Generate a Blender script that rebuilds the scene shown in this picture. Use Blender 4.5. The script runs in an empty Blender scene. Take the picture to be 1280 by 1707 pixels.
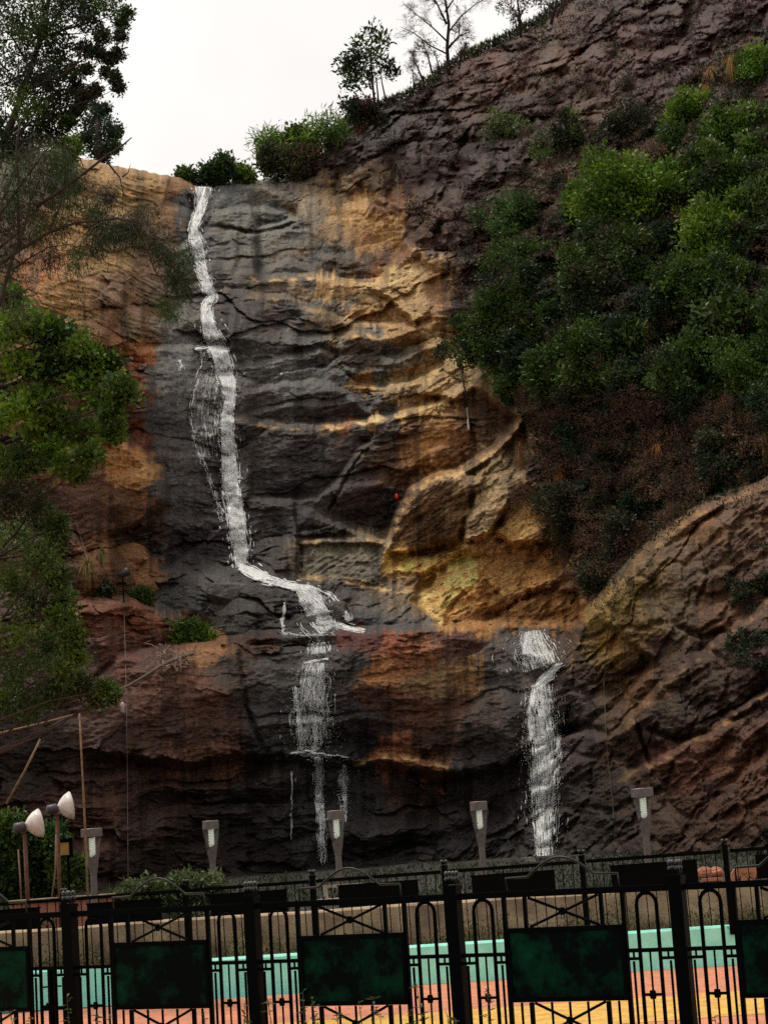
import bpy, math, random
import numpy as np
from mathutils import Vector, Matrix

SC = bpy.context.scene
COL = SC.collection
RAD = math.radians

# ------------------------------------------------------------------ camera
F_PX, CX, CY = 3400.0, 640.0, 853.5
EYE, PITCH, ROLL = 2.1, RAD(9.14), RAD(4.0)
cam_d = bpy.data.cameras.new('camera')
cam = bpy.data.objects.new('camera', cam_d)
COL.objects.link(cam)
cam_d.sensor_fit = 'VERTICAL'
cam_d.sensor_height = 24.0
cam_d.lens = 24.0 * F_PX / 1707.0
cam_d.clip_start, cam_d.clip_end = 0.5, 3000
MCAM = Matrix.Rotation(RAD(90) + PITCH, 3, 'X') @ Matrix.Rotation(-ROLL, 3, 'Z')
cam.matrix_world = Matrix.Translation((0, 0, EYE)) @ MCAM.to_4x4()
SC.camera = cam
MC = np.array(MCAM)

# ------------------------------------------------------------------ sky, sun, exposure
SUN_DIR = Vector((-0.26, 0.20, 0.92)).normalized()      # towards the sun
w = bpy.data.worlds.new("World"); SC.world = w; w.use_nodes = True
nt = w.node_tree; N = nt.nodes; N.clear()
out = N.new('ShaderNodeOutputWorld'); bg = N.new('ShaderNodeBackground')
sky = N.new('ShaderNodeTexSky'); sky.sky_type = 'NISHITA'; sky.sun_disc = False
sky.sun_elevation = math.asin(SUN_DIR.z); sky.sun_rotation = math.atan2(SUN_DIR.x, SUN_DIR.y)
sky.air_density = 1.0; sky.dust_density = 6.0; sky.ozone_density = 1.0
hs = N.new('ShaderNodeHueSaturation'); hs.inputs['Saturation'].default_value = 0.25
tc = N.new('ShaderNodeTexCoord')
cn = N.new('ShaderNodeTexNoise'); cn.inputs['Scale'].default_value = 2.2; cn.inputs['Detail'].default_value = 5
cr = N.new('ShaderNodeValToRGB')
cr.color_ramp.elements[0].position = 0.32; cr.color_ramp.elements[0].color = (4.05, 3.65, 3.95, 1)
cr.color_ramp.elements[1].position = 0.62; cr.color_ramp.elements[1].color = (6.6, 6.5, 5.85, 1)
mx = N.new('ShaderNodeMix'); mx.data_type = 'RGBA'; mx.inputs[0].default_value = 0.86
nt.links.new(sky.outputs[0], hs.inputs['Color'])
nt.links.new(tc.outputs['Generated'], cn.inputs['Vector'])
nt.links.new(cn.outputs['Fac'], cr.inputs['Fac'])
nt.links.new(hs.outputs[0], mx.inputs[6]); nt.links.new(cr.outputs[0], mx.inputs[7])
dp = N.new('ShaderNodeVectorMath'); dp.operation = 'DOT_PRODUCT'; dp.inputs[1].default_value = Vector((-0.10, 0.36, 0.93)).normalized()
nt.links.new(tc.outputs['Generated'], dp.inputs[0])
mr = N.new('ShaderNodeMapRange'); mr.inputs[1].default_value = -0.3; mr.inputs[2].default_value = 1.0
mr.inputs[3].default_value = 0.78; mr.inputs[4].default_value = 1.50; nt.links.new(dp.outputs['Value'], mr.inputs[0])
ml = N.new('ShaderNodeVectorMath'); ml.operation = 'SCALE'; nt.links.new(mx.outputs[2], ml.inputs[0]); nt.links.new(mr.outputs[0], ml.inputs['Scale'])
nt.links.new(ml.outputs[0], bg.inputs['Color']); bg.inputs['Strength'].default_value = 0.11
nt.links.new(bg.outputs[0], out.inputs['Surface'])
sl = bpy.data.lights.new('sun', 'SUN'); sl.energy = 1.5; sl.angle = RAD(12); sl.color = (1.0, 0.93, 0.80)
so = bpy.data.objects.new('sun', sl); COL.objects.link(so)
so.rotation_euler = SUN_DIR.to_track_quat('Z', 'Y').to_euler(); so.location = (-30, 20, 60)
vs = SC.view_settings
vs.view_transform = 'Standard'; vs.look = 'None'; vs.gamma = 1; vs.exposure = 0.40; vs.use_curve_mapping = False
SC.cycles.max_bounces = 5; SC.cycles.diffuse_bounces = 3; SC.cycles.transparent_max_bounces = 8
SC.cycles.use_denoising = False

# ------------------------------------------------------------------ helpers
def ray(u, v):
    u = np.asarray(u, float); v = np.asarray(v, float)
    d = np.stack([(u - CX) / F_PX, -(v - CY) / F_PX, -np.ones_like(u)], -1)
    return d @ MC.T
def pt(u, v, Y):
    d = ray(u, v); Y = np.asarray(Y, float)
    p = d * (Y / d[..., 1])[..., None]
    p[..., 2] += EYE
    return p

def lin(c):
    c = np.asarray(c, float) / 255.0
    return np.where(c <= 0.04045, c / 12.92, ((c + 0.055) / 1.055) ** 2.4)

def np_mesh(name, V, Fq, col=None, smooth=False):
    V = np.asarray(V, np.float32).reshape(-1, 3); Fq = np.asarray(Fq, np.int32)
    me = bpy.data.meshes.new(name); k = Fq.shape[1]
    me.vertices.add(len(V)); me.vertices.foreach_set('co', V.ravel())
    me.loops.add(Fq.size); me.loops.foreach_set('vertex_index', Fq.ravel())
    me.polygons.add(len(Fq)); me.polygons.foreach_set('loop_start', np.arange(0, Fq.size, k, dtype=np.int32))
    try: me.polygons.foreach_set('loop_total', np.full(len(Fq), k, np.int32))
    except Exception: pass
    if smooth: me.polygons.foreach_set('use_smooth', np.ones(len(Fq), bool))
    if col is not None:
        a = me.color_attributes.new('tint', 'FLOAT_COLOR', 'POINT')
        c = np.ones((len(V), 4), np.float32); c[:, :3] = col
        a.data.foreach_set('color', c.ravel())
    me.update(calc_edges=True); me.validate()
    return me

def link(name, me, mat, parent=None):
    o = bpy.data.objects.new(name, me); COL.objects.link(o)
    if mat is not None and not me.materials: me.materials.append(mat)
    if parent is not None: o.parent = parent
    return o
def tag(o, label=None, cat=None, group=None, kind=None):
    if label: o['label'] = label
    if cat: o['category'] = cat
    if group: o['group'] = group
    if kind: o['kind'] = kind
    return o
def empty(name, loc, label, cat, group=None):
    o = bpy.data.objects.new(name, None); COL.objects.link(o); o.location = loc
    o.empty_display_size = 0.2
    return tag(o, label, cat, group)

class MB:
    """collects boxes, bars and tubes and links them as one mesh"""
    def __init__(s): s.V = []; s.F = []
    def add(s, vs, fs):
        b = len(s.V); s.V += [tuple(v) for v in vs]; s.F += [tuple(i + b for i in f) for f in fs]
    def box(s, c, d, M=None):
        x, y, z = d[0] / 2, d[1] / 2, d[2] / 2
        vs = [Vector(p) for p in ((-x,-y,-z),(x,-y,-z),(x,y,-z),(-x,y,-z),(-x,-y,z),(x,-y,z),(x,y,z),(-x,y,z))]
        if M is not None: vs = [M @ v for v in vs]
        s.add([v + Vector(c) for v in vs], [(0,3,2,1),(4,5,6,7),(0,1,5,4),(1,2,6,5),(2,3,7,6),(3,0,4,7)])
    def tube(s, pts, rs, n=6, cap=True):
        pts = [Vector(p) for p in pts]
        if not hasattr(rs, '__len__'): rs = [rs] * len(pts)
        rings = []; ref = Vector((0.13, 0.31, 0.94))
        for i, p in enumerate(pts):
            t = (pts[min(i + 1, len(pts) - 1)] - pts[max(i - 1, 0)])
            if t.length < 1e-9: t = Vector((0, 0, 1))
            t.normalize()
            a = t.cross(ref if abs(t.dot(ref)) < 0.95 else Vector((1, 0, 0))).normalized(); b = t.cross(a)
            rings.append([p + (a * math.cos(2 * math.pi * k / n) + b * math.sin(2 * math.pi * k / n)) * rs[i] for k in range(n)])
        vs = [v for r in rings for v in r]; fs = []
        for i in range(len(pts) - 1):
            for k in range(n):
                fs.append((i * n + k, i * n + (k + 1) % n, (i + 1) * n + (k + 1) % n, (i + 1) * n + k))
        if cap:
            fs.append(tuple(range(n))[::-1]); fs.append(tuple(range((len(pts) - 1) * n, len(pts) * n)))
        s.add(vs, fs)
    def lathe(s, c, prof, n=20, M=None, cap=True):
        vs = []; c = Vector(c)
        for r, z in prof:
            for k in range(n):
                v = Vector((r * math.cos(2 * math.pi * k / n), r * math.sin(2 * math.pi * k / n), z))
                vs.append((M @ v if M is not None else v) + c)
        fs = []
        for i in range(len(prof) - 1):
            for k in range(n):
                fs.append((i * n + k, i * n + (k + 1) % n, (i + 1) * n + (k + 1) % n, (i + 1) * n + k))
        if cap:
            fs.append(tuple(range(n))[::-1]); fs.append(tuple(range((len(prof) - 1) * n, len(prof) * n)))
        s.add(vs, fs)
    def build(s, name, mat, parent=None, smooth=False):
        me = bpy.data.meshes.new(name); me.from_pydata(s.V, [], s.F); me.update()
        if smooth:
            for p in me.polygons: p.use_smooth = True
        return link(name, me, mat, parent)

# ---- numpy noise
_rs = np.random.RandomState(7); _perm = _rs.permutation(512); _ang = _rs.rand(512) * 2 * np.pi
_gx, _gy = np.cos(_ang), np.sin(_ang)
def perlin(x, y, seed=0):
    x = x + seed * 17.31; y = y + seed * 9.73
    xi = np.floor(x).astype(int); yi = np.floor(y).astype(int); xf = x - xi; yf = y - yi
    def g(ix, iy, dx, dy):
        h = _perm[(_perm[ix & 511] + iy) & 511]
        return _gx[h] * dx + _gy[h] * dy
    a = xf * xf * xf * (xf * (xf * 6 - 15) + 10); b = yf * yf * yf * (yf * (yf * 6 - 15) + 10)
    n0 = g(xi, yi, xf, yf) * (1 - a) + g(xi + 1, yi, xf - 1, yf) * a
    n1 = g(xi, yi + 1, xf, yf - 1) * (1 - a) + g(xi + 1, yi + 1, xf - 1, yf - 1) * a
    return (n0 * (1 - b) + n1 * b) * 1.6
def fbm(x, y, o=4, seed=0, gain=0.5):
    s = 0; a = 1.0; t = 0
    for i in range(o):
        s = s + a * perlin(x * 2 ** i, y * 2 ** i, seed + i * 3); t += a; a *= gain
    return s / t
def worley(x, y, seed=0):
    xi = np.floor(x).astype(int); yi = np.floor(y).astype(int); f1 = np.full(x.shape, 9.); f2 = np.full(x.shape, 9.)
    for a in (-1, 0, 1):
        for b in (-1, 0, 1):
            h = _perm[(_perm[(xi + a + seed) & 511] + yi + b) & 511]
            d = np.hypot(xi + a + 0.5 + 0.42 * _gx[h] - x, yi + b + 0.5 + 0.42 * _gy[h] - y)
            f2 = np.minimum(f2, np.maximum(f1, d)); f1 = np.minimum(f1, d)
    return f2 - f1
def facet(x, y, seed=0):
    xi = np.floor(x).astype(int); yi = np.floor(y).astype(int); f1 = np.full(x.shape, 9.); val = np.zeros(x.shape)
    for a in (-1, 0, 1):
        for b in (-1, 0, 1):
            h = _perm[(_perm[(xi + a + seed) & 511] + yi + b) & 511]; h2 = _perm[(h + 77) & 511]
            dx = x - (xi + a + 0.5 + 0.45 * _gx[h]); dy = y - (yi + b + 0.5 + 0.45 * _gy[h]); d = np.hypot(dx, dy)
            m = d < f1; f1 = np.where(m, d, f1); val = np.where(m, _gx[h2] * dx * 0.7 + _gy[h2] * dy + 0.35 * _gx[(h2 + 9) & 511], val)
    return val
def lstep(a, b, x): return np.clip((x - a) / (b - a), 0, 1)
def sstep(a, b, x):
    t = np.clip((x - a) / (b - a), 0, 1); return t * t * (3 - 2 * t)

# ---- materials
def mat_new(name):
    m = bpy.data.materials.new(name); m.use_nodes = True
    return m, m.node_tree, m.node_tree.nodes['Principled BSDF']
def simple_mat(name, col, rough=0.6, var=0.25, scale=8.0, metal=0.0, bump=0.0, bump_scale=60.0, col2=None, spec=0.5, rnd=False):
    m, t, b = mat_new(name)
    tc = t.nodes.new('ShaderNodeTexCoord'); n = t.nodes.new('ShaderNodeTexNoise')
    n.inputs['Scale'].default_value = scale; n.inputs['Detail'].default_value = 6
    t.links.new(tc.outputs['Object'], n.inputs['Vector'])
    if rnd:
        oi = t.nodes.new('ShaderNodeObjectInfo'); va = t.nodes.new('ShaderNodeVectorMath'); va.operation = 'ADD'; vm = t.nodes.new('ShaderNodeMath'); vm.operation = 'MULTIPLY'; vm.inputs[1].default_value = 90
        t.links.new(oi.outputs['Random'], vm.inputs[0]); t.links.new(tc.outputs['Object'], va.inputs[0]); t.links.new(vm.outputs[0], va.inputs[1]); t.links.new(va.outputs[0], n.inputs['Vector']); n.inputs['Roughness'].default_value = 0.7
    r = t.nodes.new('ShaderNodeValToRGB')
    c2 = col2 if col2 else tuple(c * (1 - var) for c in col)
    r.color_ramp.elements[0].position = 0.35; r.color_ramp.elements[1].position = 0.65
    r.color_ramp.elements[0].color = (*c2, 1); r.color_ramp.elements[1].color = (*col, 1)
    t.links.new(n.outputs['Fac'], r.inputs['Fac']); t.links.new(r.outputs[0], b.inputs['Base Color'])
    b.inputs['Roughness'].default_value = rough; b.inputs['Metallic'].default_value = metal
    b.inputs['Specular IOR Level'].default_value = spec
    if bump > 0:
        n2 = t.nodes.new('ShaderNodeTexNoise'); n2.inputs['Scale'].default_value = bump_scale; n2.inputs['Detail'].default_value = 5
        t.links.new(tc.outputs['Object'], n2.inputs['Vector'])
        bp = t.nodes.new('ShaderNodeBump'); bp.inputs['Strength'].default_value = bump; bp.inputs['Distance'].default_value = 0.02
        t.links.new(n2.outputs['Fac'], bp.inputs['Height']); t.links.new(bp.outputs[0], b.inputs['Normal'])
    return m
def leaf_mat(name, trans=0.3, rough=0.55):
    m, t, b = mat_new(name)
    a = t.nodes.new('ShaderNodeAttribute'); a.attribute_name = 'tint'
    t.links.new(a.outputs['Color'], b.inputs['Base Color']); b.inputs['Roughness'].default_value = rough
    b.inputs['Specular IOR Level'].default_value = 0.3
    if trans > 0:
        tr = t.nodes.new('ShaderNodeBsdfTranslucent'); ms = t.nodes.new('ShaderNodeMixShader'); ms.inputs[0].default_value = trans
        t.links.new(a.outputs['Color'], tr.inputs['Color'])
        t.links.new(b.outputs[0], ms.inputs[1]); t.links.new(tr.outputs[0], ms.inputs[2])
        t.links.new(ms.outputs[0], t.nodes['Material Output'].inputs['Surface'])
    return m
M_LEAF = leaf_mat('leaf'); M_DRY = leaf_mat('dry_leaf', 0.15, 0.8)
M_BARK = simple_mat('bark', (0.055, 0.032, 0.024), 0.9, 0.5, 14, bump=0.5)
M_PALEBARK = simple_mat('pale_bark', (0.16, 0.12, 0.09), 0.9, 0.4, 14, bump=0.5)

# ================================================================== CLIFF
GK = 1.18            # albedo = display colour (linear) * GK
SKY_U = np.array([-420,-200,0,60,130,200,260,300,330,380,420,480,525,545,570,600,640,680,710,740,770,800,830,860,890,920,950,1000,1100,1250,1500,1750.])
SKY_V = np.array([150,190,236,250,263,277,289,297,308,303,300,294,283,240,212,190,178,163,142,120,100,86,72,58,42,22,0,-40,-110,-190,-300,-380.])
def skyline(u):
    return np.interp(u, SKY_U, SKY_V) + 3.0 * fbm(u / 40.0, u * 0 + 3.3, 4, 5) + 1.5 * perlin(u / 7.0, u * 0, 9)

YP = [  # u, v, distance of the rock in metres
 (-400,1500,44),(0,1500,50),(150,1480,53),(350,1480,56),(560,1480,57),(760,1480,57),(950,1480,55),(1100,1480,50),(1280,1480,46),(1700,1480,42),
 (-400,1250,46),(0,1250,52),(200,1250,55),(400,1200,57),(560,1200,58),(760,1180,58.5),(900,1200,58.5),(1000,1200,55),(1150,1200,51),(1280,1200,49),(1700,1150,44),
 (-400,1000,48),(0,1000,55),(150,1050,56.5),(300,1090,57),(450,1080,58.5),(600,1080,59),(800,1075,59.5),(950,1060,58.5),(1050,1000,55.5),(1280,850,53),(1700,800,48),
 (200,850,60.5),(300,950,61.5),(450,930,61.5),(600,950,61.5),(760,950,61),(900,900,60.5),(1000,850,59.5),(1100,780,57.5),
 (0,750,59),(230,700,63.5),(320,750,64.5),(500,760,65.5),(700,740,65.5),(830,700,65),(950,650,62),(1100,600,60),(1280,600,57),(1700,500,51),
 (-400,600,54),(0,500,63),(150,480,66.5),(300,560,69),(450,560,70.5),(600,560,70.5),(740,520,70),(850,500,67),(1000,400,65),(1280,350,62),(1700,200,56),
 (-400,250,62),(0,260,72),(150,300,74),(330,320,79),(330,420,75),(450,330,79),(560,300,80),(560,420,76),(680,430,73),(750,330,73),(700,200,80),(560,230,82),(850,150,78),(950,20,82),(1000,200,72),(1280,100,68),(1280,-180,78),(1500,-280,80)]
YP = np.array(YP, float)
def tps_fit(P, val, lam=0.02):
    X = P / 1000.0; n = len(X)
    D2 = ((X[:, None] - X[None]) ** 2).sum(-1); K = 0.5 * D2 * np.log(D2 + 1e-12) + lam * np.eye(n) * 0.05
    A = np.zeros((n + 3, n + 3)); A[:n, :n] = K; A[:n, n] = 1; A[:n, n + 1:] = X; A[n, :n] = 1; A[n + 1:, :n] = X.T
    return X, np.linalg.solve(A, np.concatenate([val, np.zeros(3)]))
def tps_eval(fit, u, v):
    X, wt = fit; sh = u.shape; q = np.stack([u.ravel(), v.ravel()], 1) / 1000.0
    D2 = ((q[:, None] - X[None]) ** 2).sum(-1)
    K = 0.5 * D2 * np.log(D2 + 1e-12)
    return (K @ wt[:len(X)] + wt[len(X)] + q @ wt[len(X) + 1:]).reshape(sh)
# coarse table then bilinear
cu = np.arange(-460, 1800, 20.); cv = np.arange(-420, 1560, 20.)
CU, CV = np.meshgrid(cu, cv)
BASE = tps_eval(tps_fit(YP[:, :2], YP[:, 2]), CU, CV)
def bil(T, u, v):
    x = np.clip((u - cu[0]) / 20., 0, len(cu) - 1.001); y = np.clip((v - cv[0]) / 20., 0, len(cv) - 1.001)
    i = x.astype(int); j = y.astype(int); a = x - i; b = y - j
    return (T[j, i] * (1 - a) + T[j, i + 1] * a) * (1 - b) + (T[j + 1, i] * (1 - a) + T[j + 1, i + 1] * a) * b

def sdist(P, u, v):
    """signed distance to a polyline (positive on the up / left-hand side) and distance past its ends"""
    best = np.full(u.shape, 1e9); sg = np.ones(u.shape); tt = np.zeros(u.shape)
    L = 0; seg = []
    for (a, b), (c, d) in zip(P[:-1], P[1:]): seg.append(math.hypot(c - a, d - b))
    tot = sum(seg)
    for ((a, b), (c, d)), ln in zip(zip(P[:-1], P[1:]), seg):
        du, dv = c - a, d - b; t = np.clip(((u - a) * du + (v - b) * dv) / (ln * ln), 0, 1)
        e = np.hypot(u - a - t * du, v - b - t * dv); m = e < best
        best = np.where(m, e, best)
        cr = du * (v - b) - dv * (u - a)
        sg = np.where(m, np.where(cr < 0, 1, -1), sg); tt = np.where(m, (L + t * ln) / tot, tt)
        L += ln
    return best, sg, tt
STEPS = [ # polyline, amount (m), transition px, decay px, wobble px
 ([(180,1105),(260,1092),(340,1082),(420,1066),(520,1061),(620,1058),(740,1052),(860,1044),(960,1052)], 2.4, 7, 170, 3),
 ([(400,706),(470,714),(530,718),(600,708),(660,698),(720,678),(790,642),(835,615)], 1.3, 6, 70, 3),
 ([(420,470),(520,466),(590,479),(640,474),(665,440),(690,425)], 1.3, 6, 90, 3),
 ([(235,586),(330,582),(385,588)], 1.0, 5, 60, 3),
 ([(350,490),(420,495),(480,502),(540,528),(600,545),(700,548)], 0.8, 5, 50, 5),
 ([(555,575),(600,562),(640,566),(730,540)], 0.7, 5, 40, 4),
 ([(585,645),(640,650),(700,640),(760,600),(800,560)], 0.8, 5, 50, 4),
 ([(400,660),(450,650),(520,640),(570,655),(620,690)], 0.7, 5, 45, 5),
 ([(395,620),(450,606),(530,590),(570,600)], 0.6, 5, 40, 4),
 ([(425,385),(470,375),(500,366)], 0.9, 4, 40, 2),
 ([(345,360),(400,355),(440,352),(500,366)], 0.8, 5, 45, 2),
 ([(385,455),(430,460),(480,440),(560,465)], 0.6, 5, 50, 4),
 ([(410,836),(480,838),(530,835),(570,796),(605,750),(640,722)], 0.8, 4, 70, 3),
 ([(495,912),(560,903),(650,906)], 0.9, 4, 60, 2),
 ([(500,962),(580,972),(650,985),(730,990)], 0.8, 5, 50, 3),
 ([(648,914),(664,872),(690,822),(722,800),(765,793),(792,778),(832,750),(872,700)], 2.2, 7, 120, 2),
 ([(790,912),(740,904),(700,916),(650,920)], 1.0, 4, 30, 2),
 ([(640,955),(700,936),(770,915),(850,880),(900,830)], 0.9, 6, 60, 5),
 ([(690,1005),(740,975),(800,940),(860,925)], 0.8, 6, 50, 5),
 ([(735,1045),(800,1012),(870,985),(930,962),(975,915)], 1.0, 6, 60, 6),
 ([(955,1110),(968,1050),(1010,1002),(1060,945),(1120,890),(1180,850),(1280,812),(1500,740),(1740,690)], 4.5, 9, 420, 4),
 ([(1045,1215),(1100,1150),(1180,1090),(1280,1010),(1500,900)], 0.9, 6, 70, 6),
 ([(1040,1300),(1120,1262),(1200,1215),(1290,1150),(1500,1050)], 0.9, 6, 70, 6),
 ([(1150,1400),(1220,1320),(1300,1240)], 0.7, 6, 60, 6),
 ([(925,1238),(985,1218),(1040,1180),(1100,1100)], 1.1, 6, 50, 4),
 ([(900,1248),(840,1272),(740,1288),(640,1268),(560,1262),(400,1252),(300,1268),(200,1252),(120,1262)], 0.9, 8, 60, 6),
 ([(420,1375),(520,1330),(700,1340),(850,1370)], 0.8, 6, 50, 8),
 ([(600,1275),(640,1262),(700,1268),(745,1282)], 0.7, 4, 30, 2),
 ([(30,1000),(110,1008),(200,1008),(262,1018),(308,1048),(345,1077)], 2.0, 7, 120, 3),
 ([(110,690),(160,712),(210,748),(255,790),(266,830),(235,868),(170,902)], 2.0, 9, 140, 2),
 ([(240,575),(246,640),(240,760)], 0.5, 6, 50, 3),
 ([(150,935),(200,900),(240,925),(265,960)], 1.0, 6, 60, 2),
 ([(270,945),(340,960),(400,950),(440,975)], 0.8, 5, 60, 3),
 ([(270,345),(300,352),(325,362)], 0.9, 5, 30, 2),
 ([(40,420),(120,455),(220,520),(300,560)], 0.6, 6, 50, 6),
 ([(100,330),(190,360),(300,430)], 0.6, 6, 50, 6),
 ([(530,300),(560,360),(600,420),(625,470)], 0.6, 9, 90, 4),
 ([(640,470),(690,410),(760,330),(830,260)], 1.0, 8, 120, 6),
 ([(560,250),(640,235),(740,170),(830,130)], 0.7, 8, 70, 6),
]
CRACKS = [ ([(355,376),(420,388),(470,380),(495,369)], 0.5, 3.5), ([(545,860),(575,800),(605,752)], 0.35, 2.5), ([(265,850),(225,880),(175,900)], 0.6, 4),
 ([(312,322),(322,345),(320,365)], 0.4, 4), ([(1058,1180),(1068,1230),(1100,1310)], 0.5, 4), ([(930,1222),(980,1214),(1010,1222)], 0.9, 7),
 ([(1080,1215),(1130,1235),(1180,1222),(1260,1180)], 0.6, 5), ([(640,710),(700,600),(690,470)], 0.15, 3), ([(1140,1050),(1170,1062),(1210,1050)], 0.5, 5),
 ([(500,912),(498,965)], 0.5, 4), ([(790,815),(770,900)], 0.5, 5), ([(840,745),(790,790),(770,800)], 0.7, 6), ([(205,1085),(140,1150),(60,1180)], 0.4, 4),
 ([(400,1085),(410,1180),(440,1250)], 0.3, 4), ([(740,1285),(742,1320)], 0.4, 3), ([(1165,900),(1180,960),(1160,1010)], 0.25, 3),
 ([(770,600),(780,690),(800,760)], 0.2, 3),([(560,560),(565,610),(600,640)],0.3,3)]

def in_poly(P, u, v):
    ins = np.zeros(u.shape, bool); n = len(P)
    for i in range(n):
        x1, y1 = P[i]; x2, y2 = P[(i + 1) % n]
        if y1 == y2: continue
        c = ((y1 > v) != (y2 > v)) & (u < (x2 - x1) * (v - y1) / (y2 - y1) + x1); ins ^= c
    return ins
VEG_POLY = [(760,560),(800,520),(770,440),(790,340),(860,320),(930,250),(1010,200),(1090,190),(1130,140),(1200,70),(1320,20),(1800,-150),(1800,700),(1280,795),(1180,840),(1120,880),(1050,935),(990,1000),(960,960),(915,900),(890,830),(905,760),(870,700),(840,650),(800,610)]
CALM = [(600,385,115,75,.7),(505,815,130,75,.6),(290,680,55,110,.6),(165,815,85,85,.75),(1070,1010,110,90,.55),(300,1165,170,75,.55),(760,1170,170,75,.5),(565,935,80,32,.8),(430,425,90,38,.5),
 (470,660,110,40,.45),(1180,960,90,70,.5),(1120,1200,130,80,.5),(1190,1085,110,60,.45),(1000,1330,90,80,.4),(1200,1330,100,80,.4),(150,430,130,90,.3),(420,340,60,30,.5),(700,770,70,50,.4),(640,1050,130,40,.4),(650,290,80,50,.4)]
# broken blocks of the golden outcrop: outline, offset from the general face, tilt across, tilt up, colour
PATCH = [
 ([(652,915),(664,872),(690,824),(722,802),(765,796),(788,796),(782,850),(768,902),(740,903),(700,914)], -1.0, -0.002, 0.004, (104,78,50)),
 ([(498,907),(648,905),(634,950),(660,984),(600,972),(500,962)], -0.5, 0.0, -0.030, (98,92,76)),
 ([(636,950),(650,921),(700,926),(744,934),(705,958),(650,956)], -0.9, -0.004, -0.045, (208,160,78)),
 ([(648,960),(705,960),(690,990),(735,1020),(735,1045),(560,1010),(600,990)], 0.1, 0.0, -0.036, (86,78,70)),
 ([(686,1003),(722,966),(752,942),(790,922),(806,930),(800,968),(768,992),(750,1010),(735,1043),(712,1022)], -1.2, -0.012, -0.034, (206,164,92)),
 ([(738,1045),(752,1012),(772,992),(802,968),(822,985),(838,1003),(800,1030),(790,1046)], -1.0, 0.010, 0.002, (146,102,52)),
 ([(808,930),(850,912),(880,905),(884,950),(862,980),(838,1000),(806,966)], -0.7, -0.004, -0.020, (168,128,74)),
 ([(778,852),(815,790),(842,748),(874,705),(884,760),(872,800),(848,838),(812,892),(774,903)], -1.1, -0.014, -0.030, (138,118,84)),
 ([(772,907),(816,900),(850,905),(846,924),(812,926),(776,922)], -1.4, 0.0, -0.006, (150,116,78)),
 ([(852,842),(880,806),(902,846),(908,900),(884,904),(852,905),(826,890)], -0.8, -0.006, -0.024, (176,134,76)),
 ([(800,1044),(846,1020),(880,998),(920,986),(965,985),(968,1042),(880,1042)], -0.9, 0.004, -0.014, (140,98,50)),
 ([(884,950),(905,905),(940,880),(955,915),(930,955),(890,985),(866,980)], -0.5, -0.010, -0.026, (172,122,58)),
 ([(640,470),(664,440),(700,425),(716,450),(700,480),(720,520),(690,540),(650,500),(620,482)], -0.8, -0.010, -0.034, (176,148,98)),
 ([(700,655),(740,600),(770,560),(800,575),(832,612),(800,640),(760,668)], -0.7, -0.010, -0.030, (170,142,96)),
 ([(558,578),(612,566),(640,575),(636,612),(600,618),(566,610)], -0.6, 0.004, 0.002, (80,64,52)),
]
def poly_soft(P, u, v, wd):
    P = [(float(a), float(b)) for a, b in P]; d, _, _ = sdist(P + [P[0]], u, v); ins = in_poly(P, u, v)
    return np.clip(0.5 + np.where(ins, d, -d) / wd, 0, 1)
PATCH_Y = []
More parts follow.
